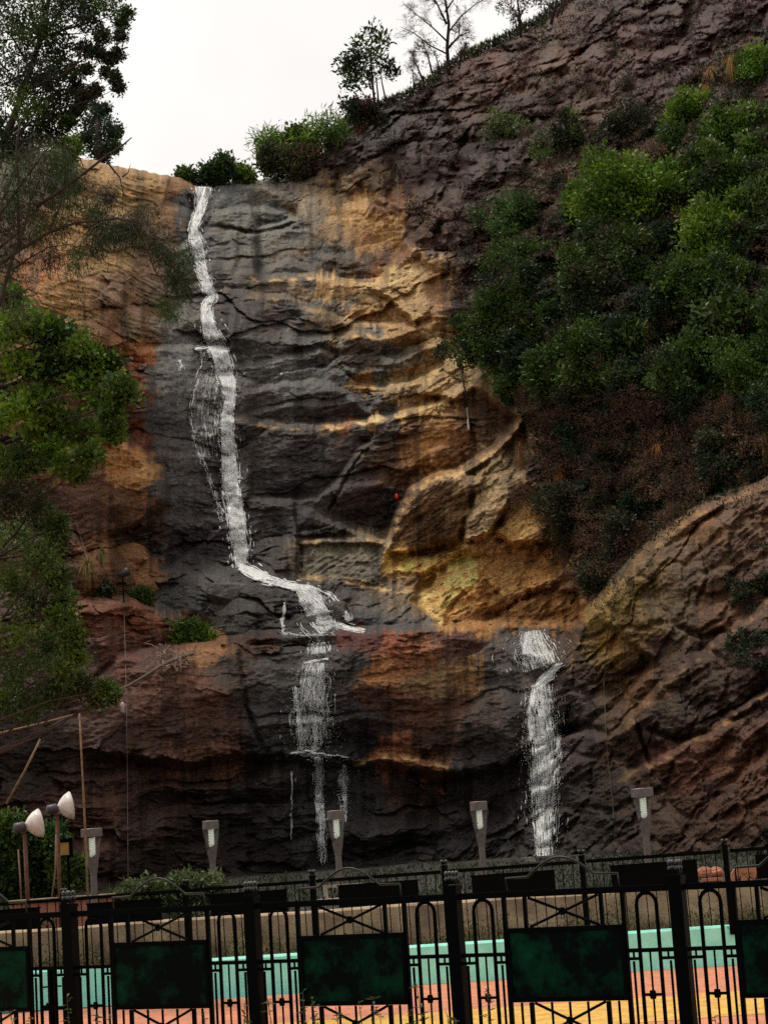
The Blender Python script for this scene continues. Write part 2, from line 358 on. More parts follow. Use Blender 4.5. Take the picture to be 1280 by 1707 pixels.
def depth(u, v):
    w1 = 18 * fbm(u / 90, v / 90, 3, 11); w2 = 12 * fbm(u / 70, v / 70, 3, 21)
    Y = bil(BASE, u, v)
    # broad bulges
    Y = Y + 0.9 * fbm(u / 210, v / 150, 3, 31)
    # zone weights for the direction of the strata
    wr = sstep(-40, 60, (u - 930) + 0.6 * (v - 1080)) * sstep(700, 900, v + 0.35 * (u - 1000))      # lower right slab
    wm = sstep(600, 700, u) * sstep(720, 800, v) * (1 - wr) * (1 - sstep(1040, 1060, v))             # golden outcrop
    wl = (1 - sstep(230, 330, u)) * (1 - sstep(560, 620, v))                                          # upper left slab
    wu = sstep(-30, 60, (u - 560) * 0.8 - (v - 330)) * (1 - sstep(500, 800, v)) * (1 - wm) * (1 - wr)
    wc = np.clip(1 - wr - wm - wl - wu, 0, 1)
    big = 34 * fbm(u / 260, v / 190, 2, 15)
    def fine(tan, sp, ln, seed):
        phi = v + tan * u + 0.7 * w1 + big * 0.5
        return 1 - 2 * np.abs(perlin(phi / sp, (u - tan * v) / ln, seed)) * 1.3
    def saw(tan, sp, seed, ph=0.36):
        phi = (v + w1 * 1.1 + big) + tan * (u + w2)
        h = -phi / sp + 0.7 * perlin(phi / (sp * 2.3), u / 400.0, seed) + 0.35 * perlin(u / (sp * 4), v / (sp * 1.5), seed + 2)
        q = h - np.floor(h); k = np.floor(h)
        amp = np.abs(perlin(u / (sp * 4.5 + 60) + k * 3.7, k * 1.31, seed + 4)) * 2.1
        prof = (0.5 - q) + lstep(1 - ph, 1, q)
        return prof * np.clip(amp, 0.05, 1.3)
    pm = sstep(-0.05, 0.35, fbm(u / 110, v / 70, 3, 301)); pf = 0.12 + 0.6 * sstep(0.0, 0.4, fbm(u / 60, v / 40, 3, 303))
    S = wc * (1.05 * saw(0.10, 78, 3, 0.3) + pm * 0.42 * saw(0.22, 27, 5, 0.3) + pm * 0.16 * saw(0.02, 11, 7, 0.3)) \
      + wr * (0.65 * saw(0.85, 90, 13) + pm * 0.25 * saw(0.75, 28, 15) + pm * 0.1 * saw(0.9, 10, 17, 0.3)) \
      + wm * (0.8 * saw(0.45, 58, 23, 0.3) + 0.3 * saw(0.6, 22, 25, 0.3) + 0.10 * saw(0.5, 9, 27, 0.3)) \
      + wl * (0.45 * saw(-0.45, 46, 33) + 0.22 * saw(-0.5, 15, 35) + 0.1 * saw(-0.4, 8, 37, 0.3)) \
      + wu * (0.7 * saw(0.5, 70, 43) + 0.4 * saw(0.3, 30, 45) + 0.15 * saw(0.2, 12, 47, 0.3))
    # the two tall lower walls are smoother
    calm = 1 - 0.55 * sstep(1075, 1100, v) * (1 - sstep(1230, 1260, v)) * (1 - sstep(880, 980, u))
    calm = calm * (1 - 0.6 * sstep(590, 610, v) * (1 - sstep(800, 860, v)) * sstep(235, 250, u) * (1 - sstep(330, 350, u)))
    for cu_, cv_, a_, b_, k_ in CALM:
        calm = calm * (1 - k_ * np.exp(-(((u - cu_ + w1) / a_) ** 2 + ((v - cv_ + w2) / b_) ** 2) ** 2))
    Y = Y + S * calm
    rough = 0.13 * fbm(u / 44, v / 26, 4, 51) + 0.05 * fbm(u / 9, v / 6, 3, 61)
    blocky = np.abs(fbm(u / 55 + 0.3 * w1 / 20, v / 55, 3, 71))
    bx = u + 16 * fbm(u / 40, v / 40, 3, 73); by = v + 12 * fbm(u / 40, v / 40, 3, 75)
    w1_ = worley(bx / 62 + by / 160, by / 84 - bx / 200, 3); w2_ = worley(bx / 27, by / 22 + bx / 60, 9)
    Y = Y + rough - wu * (0.6 * sstep(0, 0.5, w1_) + 0.22 * sstep(0, 0.35, w2_)) - wm * (0.35 * sstep(0, 0.3, w1_) + 0.15 * sstep(0, 0.3, w2_)) \
        - wr * 0.18 * sstep(0, 0.2, w1_) 
    fi = wc * (0.07 * fine(0.1, 5.5, 60, 3) + 0.10 * fine(0.16, 14, 90, 4)) + wr * (0.09 * fine(0.8, 7, 80, 5) + 0.16 * fine(0.75, 20, 110, 6)) \
        + wm * (0.10 * fine(0.5, 6, 60, 7) + 0.18 * fine(0.4, 17, 80, 8)) + wl * (0.09 * fine(-0.45, 6, 70, 9) + 0.14 * fine(-0.5, 16, 90, 10)) + wu * (0.08 * fine(0.5, 8, 50, 11))
    Y = Y - fi * pf * (0.4 + 0.6 * calm)
    fx = u + 10 * fbm(u / 24, v / 24, 3, 401); fy = v + 8 * fbm(u / 24, v / 24, 3, 403); zd = np.clip(wr + wm, 0, 1)
    F1, F2, F3 = [facet(fx / a_, (fy + 0.08 * fx) / b_, q_) * (1 - zd) + facet(fx / a_, (fy + 0.65 * fx) / b_, q_ + 3) * zd for a_, b_, q_ in ((95, 42, 5), (38, 17, 15), (15, 8, 25))]
    ma = (0.45 + 0.55 * pm) * (0.85 * wc + 1.1 * wm + 0.75 * wr + 0.7 * wl + 1.1 * wu) * calm
    Y = Y + ma * (0.50 * F1 + 0.20 * F2 + 0.06 * F3)
    for P, A, wd, dec, wob in STEPS:
        P = [(float(a), float(b)) for a, b in P]
        us = [a for a, b in P]; vs_ = [b for a, b in P]; R = dec * 3.2 + 20
        m = (u > min(us) - R) & (u < max(us) + R) & (v > min(vs_) - R) & (v < max(vs_) + R)
        if not m.any(): continue
        uu = u[m] + wob * fbm(u[m] / 30, v[m] / 30, 3, 81); vv = v[m] + wob * 1.3 * fbm(u[m] / 26, v[m] / 60, 3, 91)
        d, sg, tt = sdist(P, uu, vv)
        end = sstep(0, 0.06, tt) * (1 - sstep(0.94, 1, tt))
        wd = wd * 2.2
        f = np.where(sg > 0, lstep(0, wd, d) * np.exp(-np.maximum(d - wd, 0) / dec), 0)
        Y[m] += A * f * end * np.exp(-np.maximum(d - dec * 2.5, 0) / 40)
    for (P, o_, gu_, gv_, _c), py_ in zip(PATCH, PATCH_Y):
        us = [a for a, b in P]; vs_ = [b for a, b in P]; m = (u > min(us) - 12) & (u < max(us) + 12) & (v > min(vs_) - 12) & (v < max(vs_) + 12)
        if not m.any(): continue
        ca, cb = sum(us) / len(us), sum(vs_) / len(vs_); um, vm = u[m], v[m]
        k = poly_soft(P, um + 5 * fbm(um / 14, vm / 14, 3, 83), vm + 5 * fbm(um / 14, vm / 14, 3, 85), 8)
        pl = py_ + 0.28 * o_ + 0.8 * gu_ * (um - ca) + gv_ * (vm - cb)
        ph_ = um * 0.62 + vm
        pl = pl - 0.06 * (1 - 2 * np.abs(perlin(ph_ / 9, (um - vm) / 70, 91))) + 0.30 * (Y[m] - pl) + 0.10 * F2[m] + 0.04 * F3[m]
        Y[m] = Y[m] * (1 - k) + pl * k
    for P, A, wd in CRACKS:
        us = [a for a, b in P]; vs_ = [b for a, b in P]; R = wd * 4
        m = (u > min(us) - R) & (u < max(us) + R) & (v > min(vs_) - R) & (v < max(vs_) + R)
        if not m.any(): continue
        d, sg, tt = sdist(P, u[m] + 4 * fbm(u[m] / 16, v[m] / 16, 3, 83), v[m] + 3 * fbm(u[m] / 18, v[m] / 18, 2, 93))
        Y[m] += A * np.exp(-(d / wd) ** 2) * (0.4 + 0.6 * sstep(0, .15, tt) * (1 - sstep(.85, 1, tt)))
    return Y

_py = []
for P, *_r in PATCH:
    gu__, gv__ = np.meshgrid(np.arange(min(a for a, b in P), max(a for a, b in P), 4.0), np.arange(min(b for a, b in P), max(b for a, b in P), 4.0)); mk = in_poly(P, gu__, gv__)
    _py.append(float(depth(gu__[mk], gv__[mk]).mean()))
PATCH_Y = _py
# display colours of the stained rock, some shading included in them: u, v, (r,g,b)
CP = [
 (345,318,100,98,92),(390,330,84,84,80),(440,335,88,84,74),(300,330,92,88,84),(300,360,60,56,54),(310,400,84,84,84),(370,375,92,88,82),(430,370,100,98,92),(400,400,76,74,68),(450,410,98,94,84),(520,400,104,90,74),(490,440,80,72,64),(380,440,78,74,68),(430,450,68,62,56),
 (470,318,128,120,110),(500,340,135,118,98),(560,320,120,96,70),(600,350,168,130,78),(640,380,172,132,80),(600,400,150,112,70),(560,400,130,104,74),(545,420,84,80,78),(580,440,90,74,62),(630,440,118,80,58),(660,340,120,84,54),(650,465,176,140,88),(690,440,150,116,76),(620,300,104,80,56),(540,300,112,92,72),
 (690,290,74,54,44),(600,250,62,48,42),(640,215,58,46,42),(700,200,74,56,46),(760,175,96,68,50),(740,240,70,52,42),(800,120,100,64,54),(850,110,112,76,58),(880,80,96,64,54),(920,80,104,82,56),(950,100,116,84,58),(1000,60,90,62,54),(1060,70,100,66,58),(1100,40,84,62,54),(1180,60,90,66,62),(1250,40,92,66,62),(1150,110,92,66,64),(1240,100,96,70,66),(980,150,96,68,52),(920,160,88,60,48),(860,200,76,56,46),(990,210,100,72,52),(1060,160,86,60,52),(900,290,98,74,50),(860,270,74,56,44),(760,320,74,52,44),(720,360,84,58,44),(780,420,70,50,42),(700,400,78,54,42),
 (20,260,112,92,84),(90,270,124,100,84),(150,290,168,124,74),(230,300,158,116,66),(290,315,134,94,54),(170,350,160,122,72),(240,350,130,92,56),(120,400,172,124,72),(190,420,150,112,68),(60,430,176,108,58),(250,430,120,86,58),(120,500,168,120,74),(200,500,122,86,60),(260,490,104,82,66),(290,530,84,78,72),(250,545,112,80,54),(180,560,130,86,52),(40,560,120,78,50),(0,400,110,76,54),(300,470,90,80,72),(275,400,110,84,58),
 (232,590,156,90,44),(225,640,104,58,36),(215,720,96,54,34),(265,620,84,78,72),(300,600,88,86,84),(340,640,84,82,78),(280,700,68,66,66),(330,720,74,72,72),(260,760,76,70,66),(300,800,78,74,72),(340,800,66,62,62),(310,870,68,62,62),(290,920,60,54,54),(350,900,58,52,54),
 (200,760,150,100,50),(240,790,148,104,54),(160,800,92,60,44),(140,860,84,56,44),(220,840,98,66,44),(120,760,120,78,50),(60,850,70,48,38),(240,900,80,60,52),(190,920,118,80,48),(230,945,122,82,52),(200,980,96,66,46),(60,950,70,48,38),
 (420,560,62,58,54),(460,530,66,56,52),(400,510,60,52,48),(500,560,76,72,68),(440,620,90,88,84),(500,620,84,82,78),(540,590,78,72,66),(430,680,72,66,62),(500,680,76,72,68),(560,680,72,66,64),(440,740,56,50,48),(500,760,50,44,42),(560,760,58,50,48),(480,800,46,40,40),(430,860,54,48,46),(500,860,50,44,44),(560,860,62,54,50),(600,800,66,56,50),(560,720,74,62,56),(620,760,70,58,50),
 (470,490,92,80,66),(520,480,124,104,80),(560,480,170,136,88),(600,500,150,122,84),(620,530,176,138,90),(560,530,104,88,68),(590,560,112,92,68),(610,600,78,76,76),(590,630,134,100,60),(640,600,82,78,74),(660,560,150,116,74),(700,500,140,104,70),(690,540,154,118,76),(650,640,140,118,84),(610,700,190,150,98),(560,715,150,100,70),(660,690,160,128,84),(720,670,176,140,84),(700,620,150,122,80),(750,600,156,128,84),(790,600,142,112,76),(760,650,164,130,80),(810,640,120,92,66),
 (640,720,66,58,54),(690,720,112,80,52),(740,720,150,104,54),(720,760,140,98,54),(680,790,96,68,48),(640,830,56,46,44),(600,860,58,48,44),(780,700,112,82,56),(820,700,90,66,50),(780,750,120,84,54),(650,770,78,60,48),
 (560,930,96,88,74),(620,920,106,94,74),(530,940,80,70,62),(600,960,72,62,58),(660,935,196,146,64),(690,950,170,124,60),(640,990,128,98,60),(560,990,60,54,54),(620,1030,62,60,62),(680,1030,66,62,64),(700,1010,150,110,58),
 (700,840,110,78,54),(730,870,96,68,48),(700,890,92,64,46),(760,830,96,74,52),(800,800,130,106,70),(830,760,120,96,68),(860,730,110,88,66),(830,850,128,94,60),(780,860,104,78,54),(850,870,164,122,68),(900,860,100,74,54),
 (760,950,184,140,74),(720,980,180,132,66),(800,960,160,118,62),(780,1000,178,128,60),(840,950,146,106,62),(840,1000,130,90,50),(880,960,150,108,60),(780,1035,130,92,50),(860,1025,120,84,48),(900,930,110,76,54),(930,980,112,80,56),(930,1020,130,90,44),(750,1020,160,116,58),
 (300,1000,60,58,56),(340,990,66,64,62),(400,985,56,52,50),(450,1000,54,50,48),(360,1030,54,48,46),(440,1040,50,44,42),(500,1030,48,44,44),(560,1030,52,46,46),(600,1010,58,52,52),
 (150,1020,98,58,40),(220,1030,110,64,42),(290,1050,116,70,44),(180,1070,84,50,38),(260,1080,78,50,40),(340,1078,130,90,56),(120,1090,60,40,34),
 (440,1075,72,50,40),(500,1085,62,58,56),(470,1120,66,62,58),(560,1090,66,60,56),(600,1100,60,54,52),(600,1070,84,40,34),(660,1080,120,66,42),(650,1120,130,84,46),(700,1100,124,78,46),(720,1130,108,84,54),(780,1120,112,82,48),(760,1080,80,54,44),(820,1090,72,62,56),(850,1130,66,58,54),(880,1070,62,56,54),(940,1070,64,50,44),(960,1110,60,46,40),
 (400,1120,60,48,40),(300,1130,90,56,42),(330,1180,78,50,38),(260,1180,80,50,38),(370,1200,64,44,36),(240,1220,62,42,34),(300,1230,66,44,34),(430,1180,54,50,48),(480,1180,50,46,46),(450,1230,50,46,46),(560,1170,54,50,50),(600,1200,54,50,50),(580,1240,44,40,42),
 (640,1170,72,46,36),(700,1180,80,50,36),(760,1180,76,50,36),(820,1180,64,50,44),(740,1230,60,42,32),(830,1230,50,40,36),(860,1200,46,40,38),
 (300,1270,96,64,50),(370,1265,90,60,46),(230,1280,66,46,38),(330,1300,62,44,36),(440,1290,52,44,42),(520,1275,60,54,54),(600,1290,54,50,52),(650,1270,128,80,54),(710,1285,112,72,50),(680,1310,60,44,38),(800,1290,52,46,46),(860,1270,48,42,44),(780,1330,42,36,36),
 (150,1300,62,44,36),(100,1350,64,42,36),(160,1350,76,50,40),(60,1280,44,32,28),(60,1400,60,40,34),(250,1360,56,40,34),(320,1370,48,36,32),(400,1340,44,36,34),(450,1400,34,28,28),(300,1420,44,34,30),(520,1370,38,34,34),(600,1380,34,30,30),(520,1430,36,32,32),(680,1400,34,28,26),(760,1400,36,32,34),(830,1380,38,34,38),(860,1440,44,42,44),(640,1450,32,28,28),
 (950,1180,60,52,50),(960,1260,56,46,50),(950,1320,44,38,38),(960,1400,44,38,38),(1000,1430,54,46,46),(1010,1300,46,38,32),(1000,1360,42,34,28),
 (990,1090,98,82,44),(1000,1040,112,94,42),(1040,1000,116,98,48),(1020,1070,128,98,38),(1060,1040,104,84,48),(1080,960,104,86,58),(1120,920,100,80,60),(1100,1000,92,78,54),(1160,880,112,84,58),(1220,860,100,78,64),(1260,900,98,76,64),(1160,960,88,72,58),(1200,940,92,72,60),(1260,980,84,62,54),(1140,1040,84,70,56),(1200,1030,92,66,50),(1080,1110,86,64,42),(1020,1150,78,58,42),(1060,1150,90,64,42),(1120,1100,76,58,48),(1180,1100,66,50,42),(1250,1080,66,48,42),(1030,1220,72,56,44),(1100,1200,60,46,38),(1160,1180,58,44,38),(1240,1180,58,42,38),(1000,1270,66,50,42),
 (1120,1280,78,48,38),(1200,1260,92,60,44),(1260,1220,80,54,42),(1060,1310,60,42,34),(1180,1330,66,44,36),(1260,1330,80,52,38),(1120,1380,58,42,34),(1200,1400,60,42,34),(1270,1420,54,40,32),(1060,1420,50,40,36),
 (800,500,56,42,34),(900,400,52,40,32),(1000,500,34,28,22),(1100,400,40,32,26),(1200,400,36,30,24),(1280,500,34,28,22),(900,600,36,28,22),(1000,700,38,28,24),(1100,700,42,30,26),(1200,700,42,30,26),(950,800,44,32,26),(1050,850,36,26,22),(940,900,70,50,38),(980,950,60,46,38),(1150,800,40,30,24),
 (500,520,70,66,62),(540,505,84,78,70),(590,515,90,82,70),(520,580,74,72,70),(570,610,78,76,72),(610,560,84,78,72),(620,620,82,80,78),(560,655,74,72,70),(600,680,72,68,66),(540,700,76,72,68),(640,690,72,66,60),(600,725,54,50,48),(540,740,52,48,46),(590,780,50,46,44),(650,580,86,82,76),(690,600,96,86,70),(590,700,76,70,66),(510,450,78,74,70),(530,470,76,70,64),(560,440,84,74,64),(450,360,96,96,92),(500,390,88,84,78),(520,360,110,100,88),
 (-200,500,80,56,40),(-200,1000,60,44,34),(-200,1400,50,36,30),(1500,1000,80,60,48),(1500,1400,64,46,38),(1500,200,80,60,50),(1500,600,36,28,22),
]
CP = np.array(CP, float)
def rock_colour(u, v):
    uu = u + 40 * fbm(u / 60, v / 60, 6, 111, 0.7) + 34 * fbm(u / 220, v / 110, 2, 113); vv = v + 26 * fbm(u / 60, v / 34, 6, 121, 0.7)
    vv = vv + 13 * perlin(u / 7.5, v / 260, 127) + 8 * perlin(u / 3.4, v / 120, 129)
    shp = u.shape; uu = uu.ravel(); vv = vv.ravel(); out_ = np.zeros((len(uu), 3)); C = lin(CP[:, 2:5])
    for i in range(0, len(uu), 40000):
        a = uu[i:i + 40000, None] - CP[None, :, 0]; b = (vv[i:i + 40000, None] - CP[None, :, 1]) * 1.25
        d2 = a * a + b * b + 60.0
        wt = d2 ** -5.0; wt /= wt.sum(1, keepdims=True)
        out_[i:i + 40000] = wt @ C
    c = out_.reshape(shp + (3,))
    wl = (1 - sstep(230, 330, u)) * (1 - sstep(560, 620, v)); wr = sstep(-40, 60, (u - 930) + 0.6 * (v - 1080)) * sstep(700, 900, v + 0.35 * (u - 1000))
    w1c = 18 * fbm(u / 90, v / 90, 3, 11); lay = 0
    for tan, wz in ((0.1, np.clip(1 - wl - wr, 0, 1)), (-0.45, wl), (0.8, wr)):
        lay = lay + wz * (0.55 * perlin((v + tan * u + w1c) / 6.5, u / 80, 201) + 0.6 * perlin((v + tan * u + w1c) / 19, u / 140, 203))
    for P, o_, gu_, gv_, col_ in PATCH:
        us = [a for a, b in P]; vs_ = [b for a, b in P]; m = (u > min(us) - 12) & (u < max(us) + 12) & (v > min(vs_) - 12) & (v < max(vs_) + 12)
        um, vm = u[m], v[m]; k = poly_soft(P, um + 5 * fbm(um / 14, vm / 14, 3, 83), vm + 5 * fbm(um / 14, vm / 14, 3, 85), 9)[:, None] * 0.7
        pc = lin(col_)[None] * (0.9 + 0.6 * fbm((um * 0.62 + vm) / 14, (um - vm) / 50, 4, 93))[:, None]
        c[m] = c[m] * (1 - k) + pc * k
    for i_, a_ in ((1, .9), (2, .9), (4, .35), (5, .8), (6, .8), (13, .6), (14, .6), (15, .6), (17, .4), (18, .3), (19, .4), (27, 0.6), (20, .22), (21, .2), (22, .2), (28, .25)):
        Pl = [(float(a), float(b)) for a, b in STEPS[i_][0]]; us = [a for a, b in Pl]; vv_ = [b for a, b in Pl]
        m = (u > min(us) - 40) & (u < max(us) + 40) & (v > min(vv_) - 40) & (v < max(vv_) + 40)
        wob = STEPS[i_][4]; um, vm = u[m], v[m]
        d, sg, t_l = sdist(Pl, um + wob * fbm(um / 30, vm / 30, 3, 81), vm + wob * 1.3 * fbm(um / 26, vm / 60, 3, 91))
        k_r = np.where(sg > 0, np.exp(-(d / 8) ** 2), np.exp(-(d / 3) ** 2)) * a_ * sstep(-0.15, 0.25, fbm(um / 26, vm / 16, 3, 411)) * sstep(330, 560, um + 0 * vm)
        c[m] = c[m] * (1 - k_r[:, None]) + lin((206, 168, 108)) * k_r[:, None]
    # mineral streaks run straight down the face, speckle, lichen
    st = fbm(u / 9 + 0.2 * fbm(u / 30, v / 30, 2, 133), v / 150, 4, 131, 0.6)
    k = 1 + 0.36 * st + 0.24 * lay * (0.4 + 1.2 * sstep(-0.1, 0.4, fbm(u / 70, v / 50, 3, 305))) + 0.34 * fbm(u / 16, v / 11, 4, 141, 0.65) + 0.26 * perlin(u / 3.1, v / 2.6, 151)
    wet = sstep(0.12, 0.4, fbm(u / 22, v / 230, 3, 161)) * 0.45
    k = np.clip(k * (1 - wet), 0.25, 2.2)
    c = c * k[..., None]
    ochre = sstep(0.18, 0.45, fbm(u / 30, v / 22, 4, 171, 0.6))[..., None]
    c = c * (1 + ochre * np.array([0.22, 0.08, -0.04]))
    moss = sstep(0.22, 0.5, fbm(u / 26, v / 20, 4, 181, 0.6))[..., None]
    c = c * (1 + moss * np.array([-0.06, 0.04, -0.08]))
    g_ = c.mean(-1, keepdims=True); sat = (c.max(-1, keepdims=True) - c.min(-1, keepdims=True)) / (g_ + 1e-4)
    c = np.where(sat < 0.5, c * np.array([0.97, 1.0, 1.05]) * 1.12, c)          # wet grey rock is a touch cooler
    c = c * (1 - 0.52 * sstep(-60, 120, (u - 640) * 0.8 - (v - 330))[..., None] * (1 - sstep(380, 700, v))[..., None])   # purple-brown rock of the ridge is multiplied darker
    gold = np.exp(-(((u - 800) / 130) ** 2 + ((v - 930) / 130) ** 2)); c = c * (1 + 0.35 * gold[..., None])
    ul = (1 - sstep(240, 340, u)) * (1 - sstep(560, 700, v)); c = c * (1 - ul[..., None] * np.array([0.20, 0.12, 0.16]))
    rg = sstep(0, 120, (u - 640) * 0.8 - (v - 330)) * (1 - sstep(380, 700, v)); c = c * (1 - rg[..., None] * np.array([0.06, 0.24, 0.24]))
    c = c * (1 - wr[..., None] * np.array([0.14, 0.22, 0.34])); g_ = c.mean(-1, keepdims=True); c = g_ + (c - g_) * 0.9
    return np.clip(c * GK, 0.004, 0.6)

U0, U1, DU = -400.0, 1690.0, 2.0
ucol = np.concatenate([np.arange(U0, -40, 9.0), np.arange(-40, 1320, DU), np.arange(1320, U1, 9.0)])
NR, NB = 860, 14
VBOT = 1520.0
tt_ = np.linspace(0, 1, NR)
vs0 = skyline(ucol)
Vg = vs0[None, :] + (VBOT - vs0)[None, :] * tt_[:, None]; Ug = np.repeat(ucol[None, :], NR, 0)
Yg = depth(Ug, Vg)
# round the brow off a little
Yg += 1.2 * np.exp(-(Vg - vs0[None]) / 5.0)
Pg = pt(Ug, Vg, Yg)
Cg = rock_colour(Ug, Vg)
# the plateau behind the brow runs back
back = np.cumsum(np.linspace(0.6, 9, NB))
Pb = Pg[0][None] + back[::-1, None, None] * np.array([0, 1, -0.05])[None, None]
Pb[..., 2] += 0.5 * fbm(Pb[..., 0] / 4, Pb[..., 1] / 4, 3, 191)
Cb = np.repeat(Cg[:1] * 0.8, NB, 0)
PA = np.concatenate([Pb, Pg], 0); CA = np.concatenate([Cb, Cg], 0)
nr, nc = PA.shape[:2]
idx = np.arange(nr * nc).reshape(nr, nc)
quad = np.stack([idx[:-1, :-1], idx[1:, :-1], idx[1:, 1:], idx[:-1, 1:]], -1).reshape(-1, 4)
def rock_mat(name, use_attr=True, col=None):
    m, t, b = mat_new(name); tc = t.nodes.new('ShaderNodeTexCoord')
    if use_attr:
        a = t.nodes.new('ShaderNodeAttribute'); a.attribute_name = 'tint'; src = a.outputs['Color']
    else:
        a = t.nodes.new('ShaderNodeRGB'); a.outputs[0].default_value = (*col, 1); src = a.outputs[0]
    n = t.nodes.new('ShaderNodeTexNoise'); n.inputs['Scale'].default_value = 9; n.inputs['Detail'].default_value = 9; n.inputs['Roughness'].default_value = 0.72
    t.links.new(tc.outputs['Object'], n.inputs['Vector'])
    r = t.nodes.new('ShaderNodeValToRGB'); r.color_ramp.elements[0].position = 0.33; r.color_ramp.elements[1].position = 0.68
    r.color_ramp.elements[0].color = (0.45, 0.43, 0.42, 1); r.color_ramp.elements[1].color = (1.6, 1.55, 1.45, 1)
    t.links.new(n.outputs['Fac'], r.inputs['Fac'])
    mm = t.nodes.new('ShaderNodeMix'); mm.data_type = 'RGBA'; mm.blend_type = 'MULTIPLY'; mm.inputs[0].default_value = 1.0
    t.links.new(src, mm.inputs[6]); t.links.new(r.outputs[0], mm.inputs[7]); t.links.new(mm.outputs[2], b.inputs['Base Color'])
    mp = t.nodes.new('ShaderNodeMapping'); mp.inputs['Scale'].default_value = (1.0, 1.0, 2.6)
    n2 = t.nodes.new('ShaderNodeTexNoise'); n2.inputs['Scale'].default_value = 5; n2.inputs['Detail'].default_value = 10; n2.inputs['Roughness'].default_value = 0.68
    t.links.new(tc.outputs['Object'], mp.inputs['Vector']); t.links.new(mp.outputs[0], n2.inputs['Vector'])
    bp = t.nodes.new('ShaderNodeBump'); bp.inputs['Strength'].default_value = 0.8; bp.inputs['Distance'].default_value = 0.09
    t.links.new(n2.outputs['Fac'], bp.inputs['Height']); t.links.new(bp.outputs[0], b.inputs['Normal'])
    b.inputs['Roughness'].default_value = 0.62; b.inputs['Specular IOR Level'].default_value = 0.2
    return m
M_ROCK = rock_mat('cliff_rock')
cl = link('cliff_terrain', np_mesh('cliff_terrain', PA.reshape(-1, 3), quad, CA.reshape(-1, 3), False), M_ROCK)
tag(cl, 'tall stained rock face rising in ledges behind the garden', 'cliff', kind='structure')

# depth look-up on the finished face
def surf(u, v, off=0.0):
    u = np.atleast_1d(np.asarray(u, float)); v = np.atleast_1d(np.asarray(v, float))
    return pt(u, v, depth(u, v) - off)

# ================================================================== GROUND AND WALLS
def grid_sheet(name, x0, x1, y0, y1, zf, mat, nx=40, ny=40):
    X, Y = np.meshgrid(np.linspace(x0, x1, nx), np.linspace(y0, y1, ny)); Z = zf(X, Y)
    i = np.arange(nx * ny).reshape(ny, nx)
    q = np.stack([i[:-1, :-1], i[:-1, 1:], i[1:, 1:], i[1:, :-1]], -1).reshape(-1, 4)
    return link(name, np_mesh(name, np.stack([X, Y, Z], -1), q, None, True), mat)
M_SOIL = simple_mat('soil', (0.022, 0.018, 0.012), 0.95, 0.5, 1.5, bump=0.8, bump_scale=12)
M_ORANGE = simple_mat('orange_paint', (0.66, 0.23, 0.10), 0.8, 0.18, 3.5, bump=0.5, bump_scale=40, col2=(0.44, 0.17, 0.10))
M_YELLOW = simple_mat('yellow_paint', (0.72, 0.42, 0.05), 0.8, 0.2, 3.5, bump=0.5, bump_scale=40, col2=(0.52, 0.28, 0.06))
M_TURQ = simple_mat('turquoise_paint', (0.34, 0.90, 0.74), 0.75, 0.15, 5.0, bump=0.4, bump_scale=30, col2=(0.25, 0.76, 0.61))
M_PLASTER = simple_mat('old_plaster', (0.50, 0.37, 0.22), 0.9, 0.4, 2.5, bump=0.6, bump_scale=25, col2=(0.23, 0.155, 0.105))

for m_ in (M_ORANGE, M_YELLOW):
    t = m_.node_tree; b = t.nodes['Principled BSDF']; src = b.inputs['Base Color'].links[0].from_socket
    n = t.nodes.new('ShaderNodeTexNoise'); n.inputs['Scale'].default_value = 14; n.inputs['Detail'].default_value = 8; n.inputs['Roughness'].default_value = 0.8
    tcc = t.nodes.new('ShaderNodeTexCoord'); t.links.new(tcc.outputs['Object'], n.inputs['Vector'])
    r = t.nodes.new('ShaderNodeValToRGB'); r.color_ramp.elements[0].position = 0.36; r.color_ramp.elements[1].position = 0.52; r.color_ramp.elements[0].color = (0.55, 0.50, 0.46, 1); r.color_ramp.elements[1].color = (1, 1, 1, 1)
    x = t.nodes.new('ShaderNodeMix'); x.data_type = 'RGBA'; x.blend_type = 'MULTIPLY'; x.inputs[0].default_value = 0.8
    t.links.new(n.outputs['Fac'], r.inputs['Fac']); t.links.new(src, x.inputs[6]); t.links.new(r.outputs[0], x.inputs[7]); t.links.new(x.outputs[2], b.inputs['Base Color'])
g = grid_sheet('ground', -400, 400, -60, 300, lambda X, Y: -0.02 + 0 * X, M_SOIL, 8, 8); tag(g, kind='structure')
def strip(name, ya, yb, z, mat):
    return tag(grid_sheet(name, -40, 40, ya, yb, lambda X, Y: z + 0 * X, mat, 4, 3), kind='structure')
strip('path', 17.9, 30.4, 0.0, M_ORANGE)
strip('path_band', 22.4, 25.5, 0.004, M_YELLOW)
strip('path_band', 18.9, 20.4, 0.004, M_YELLOW)

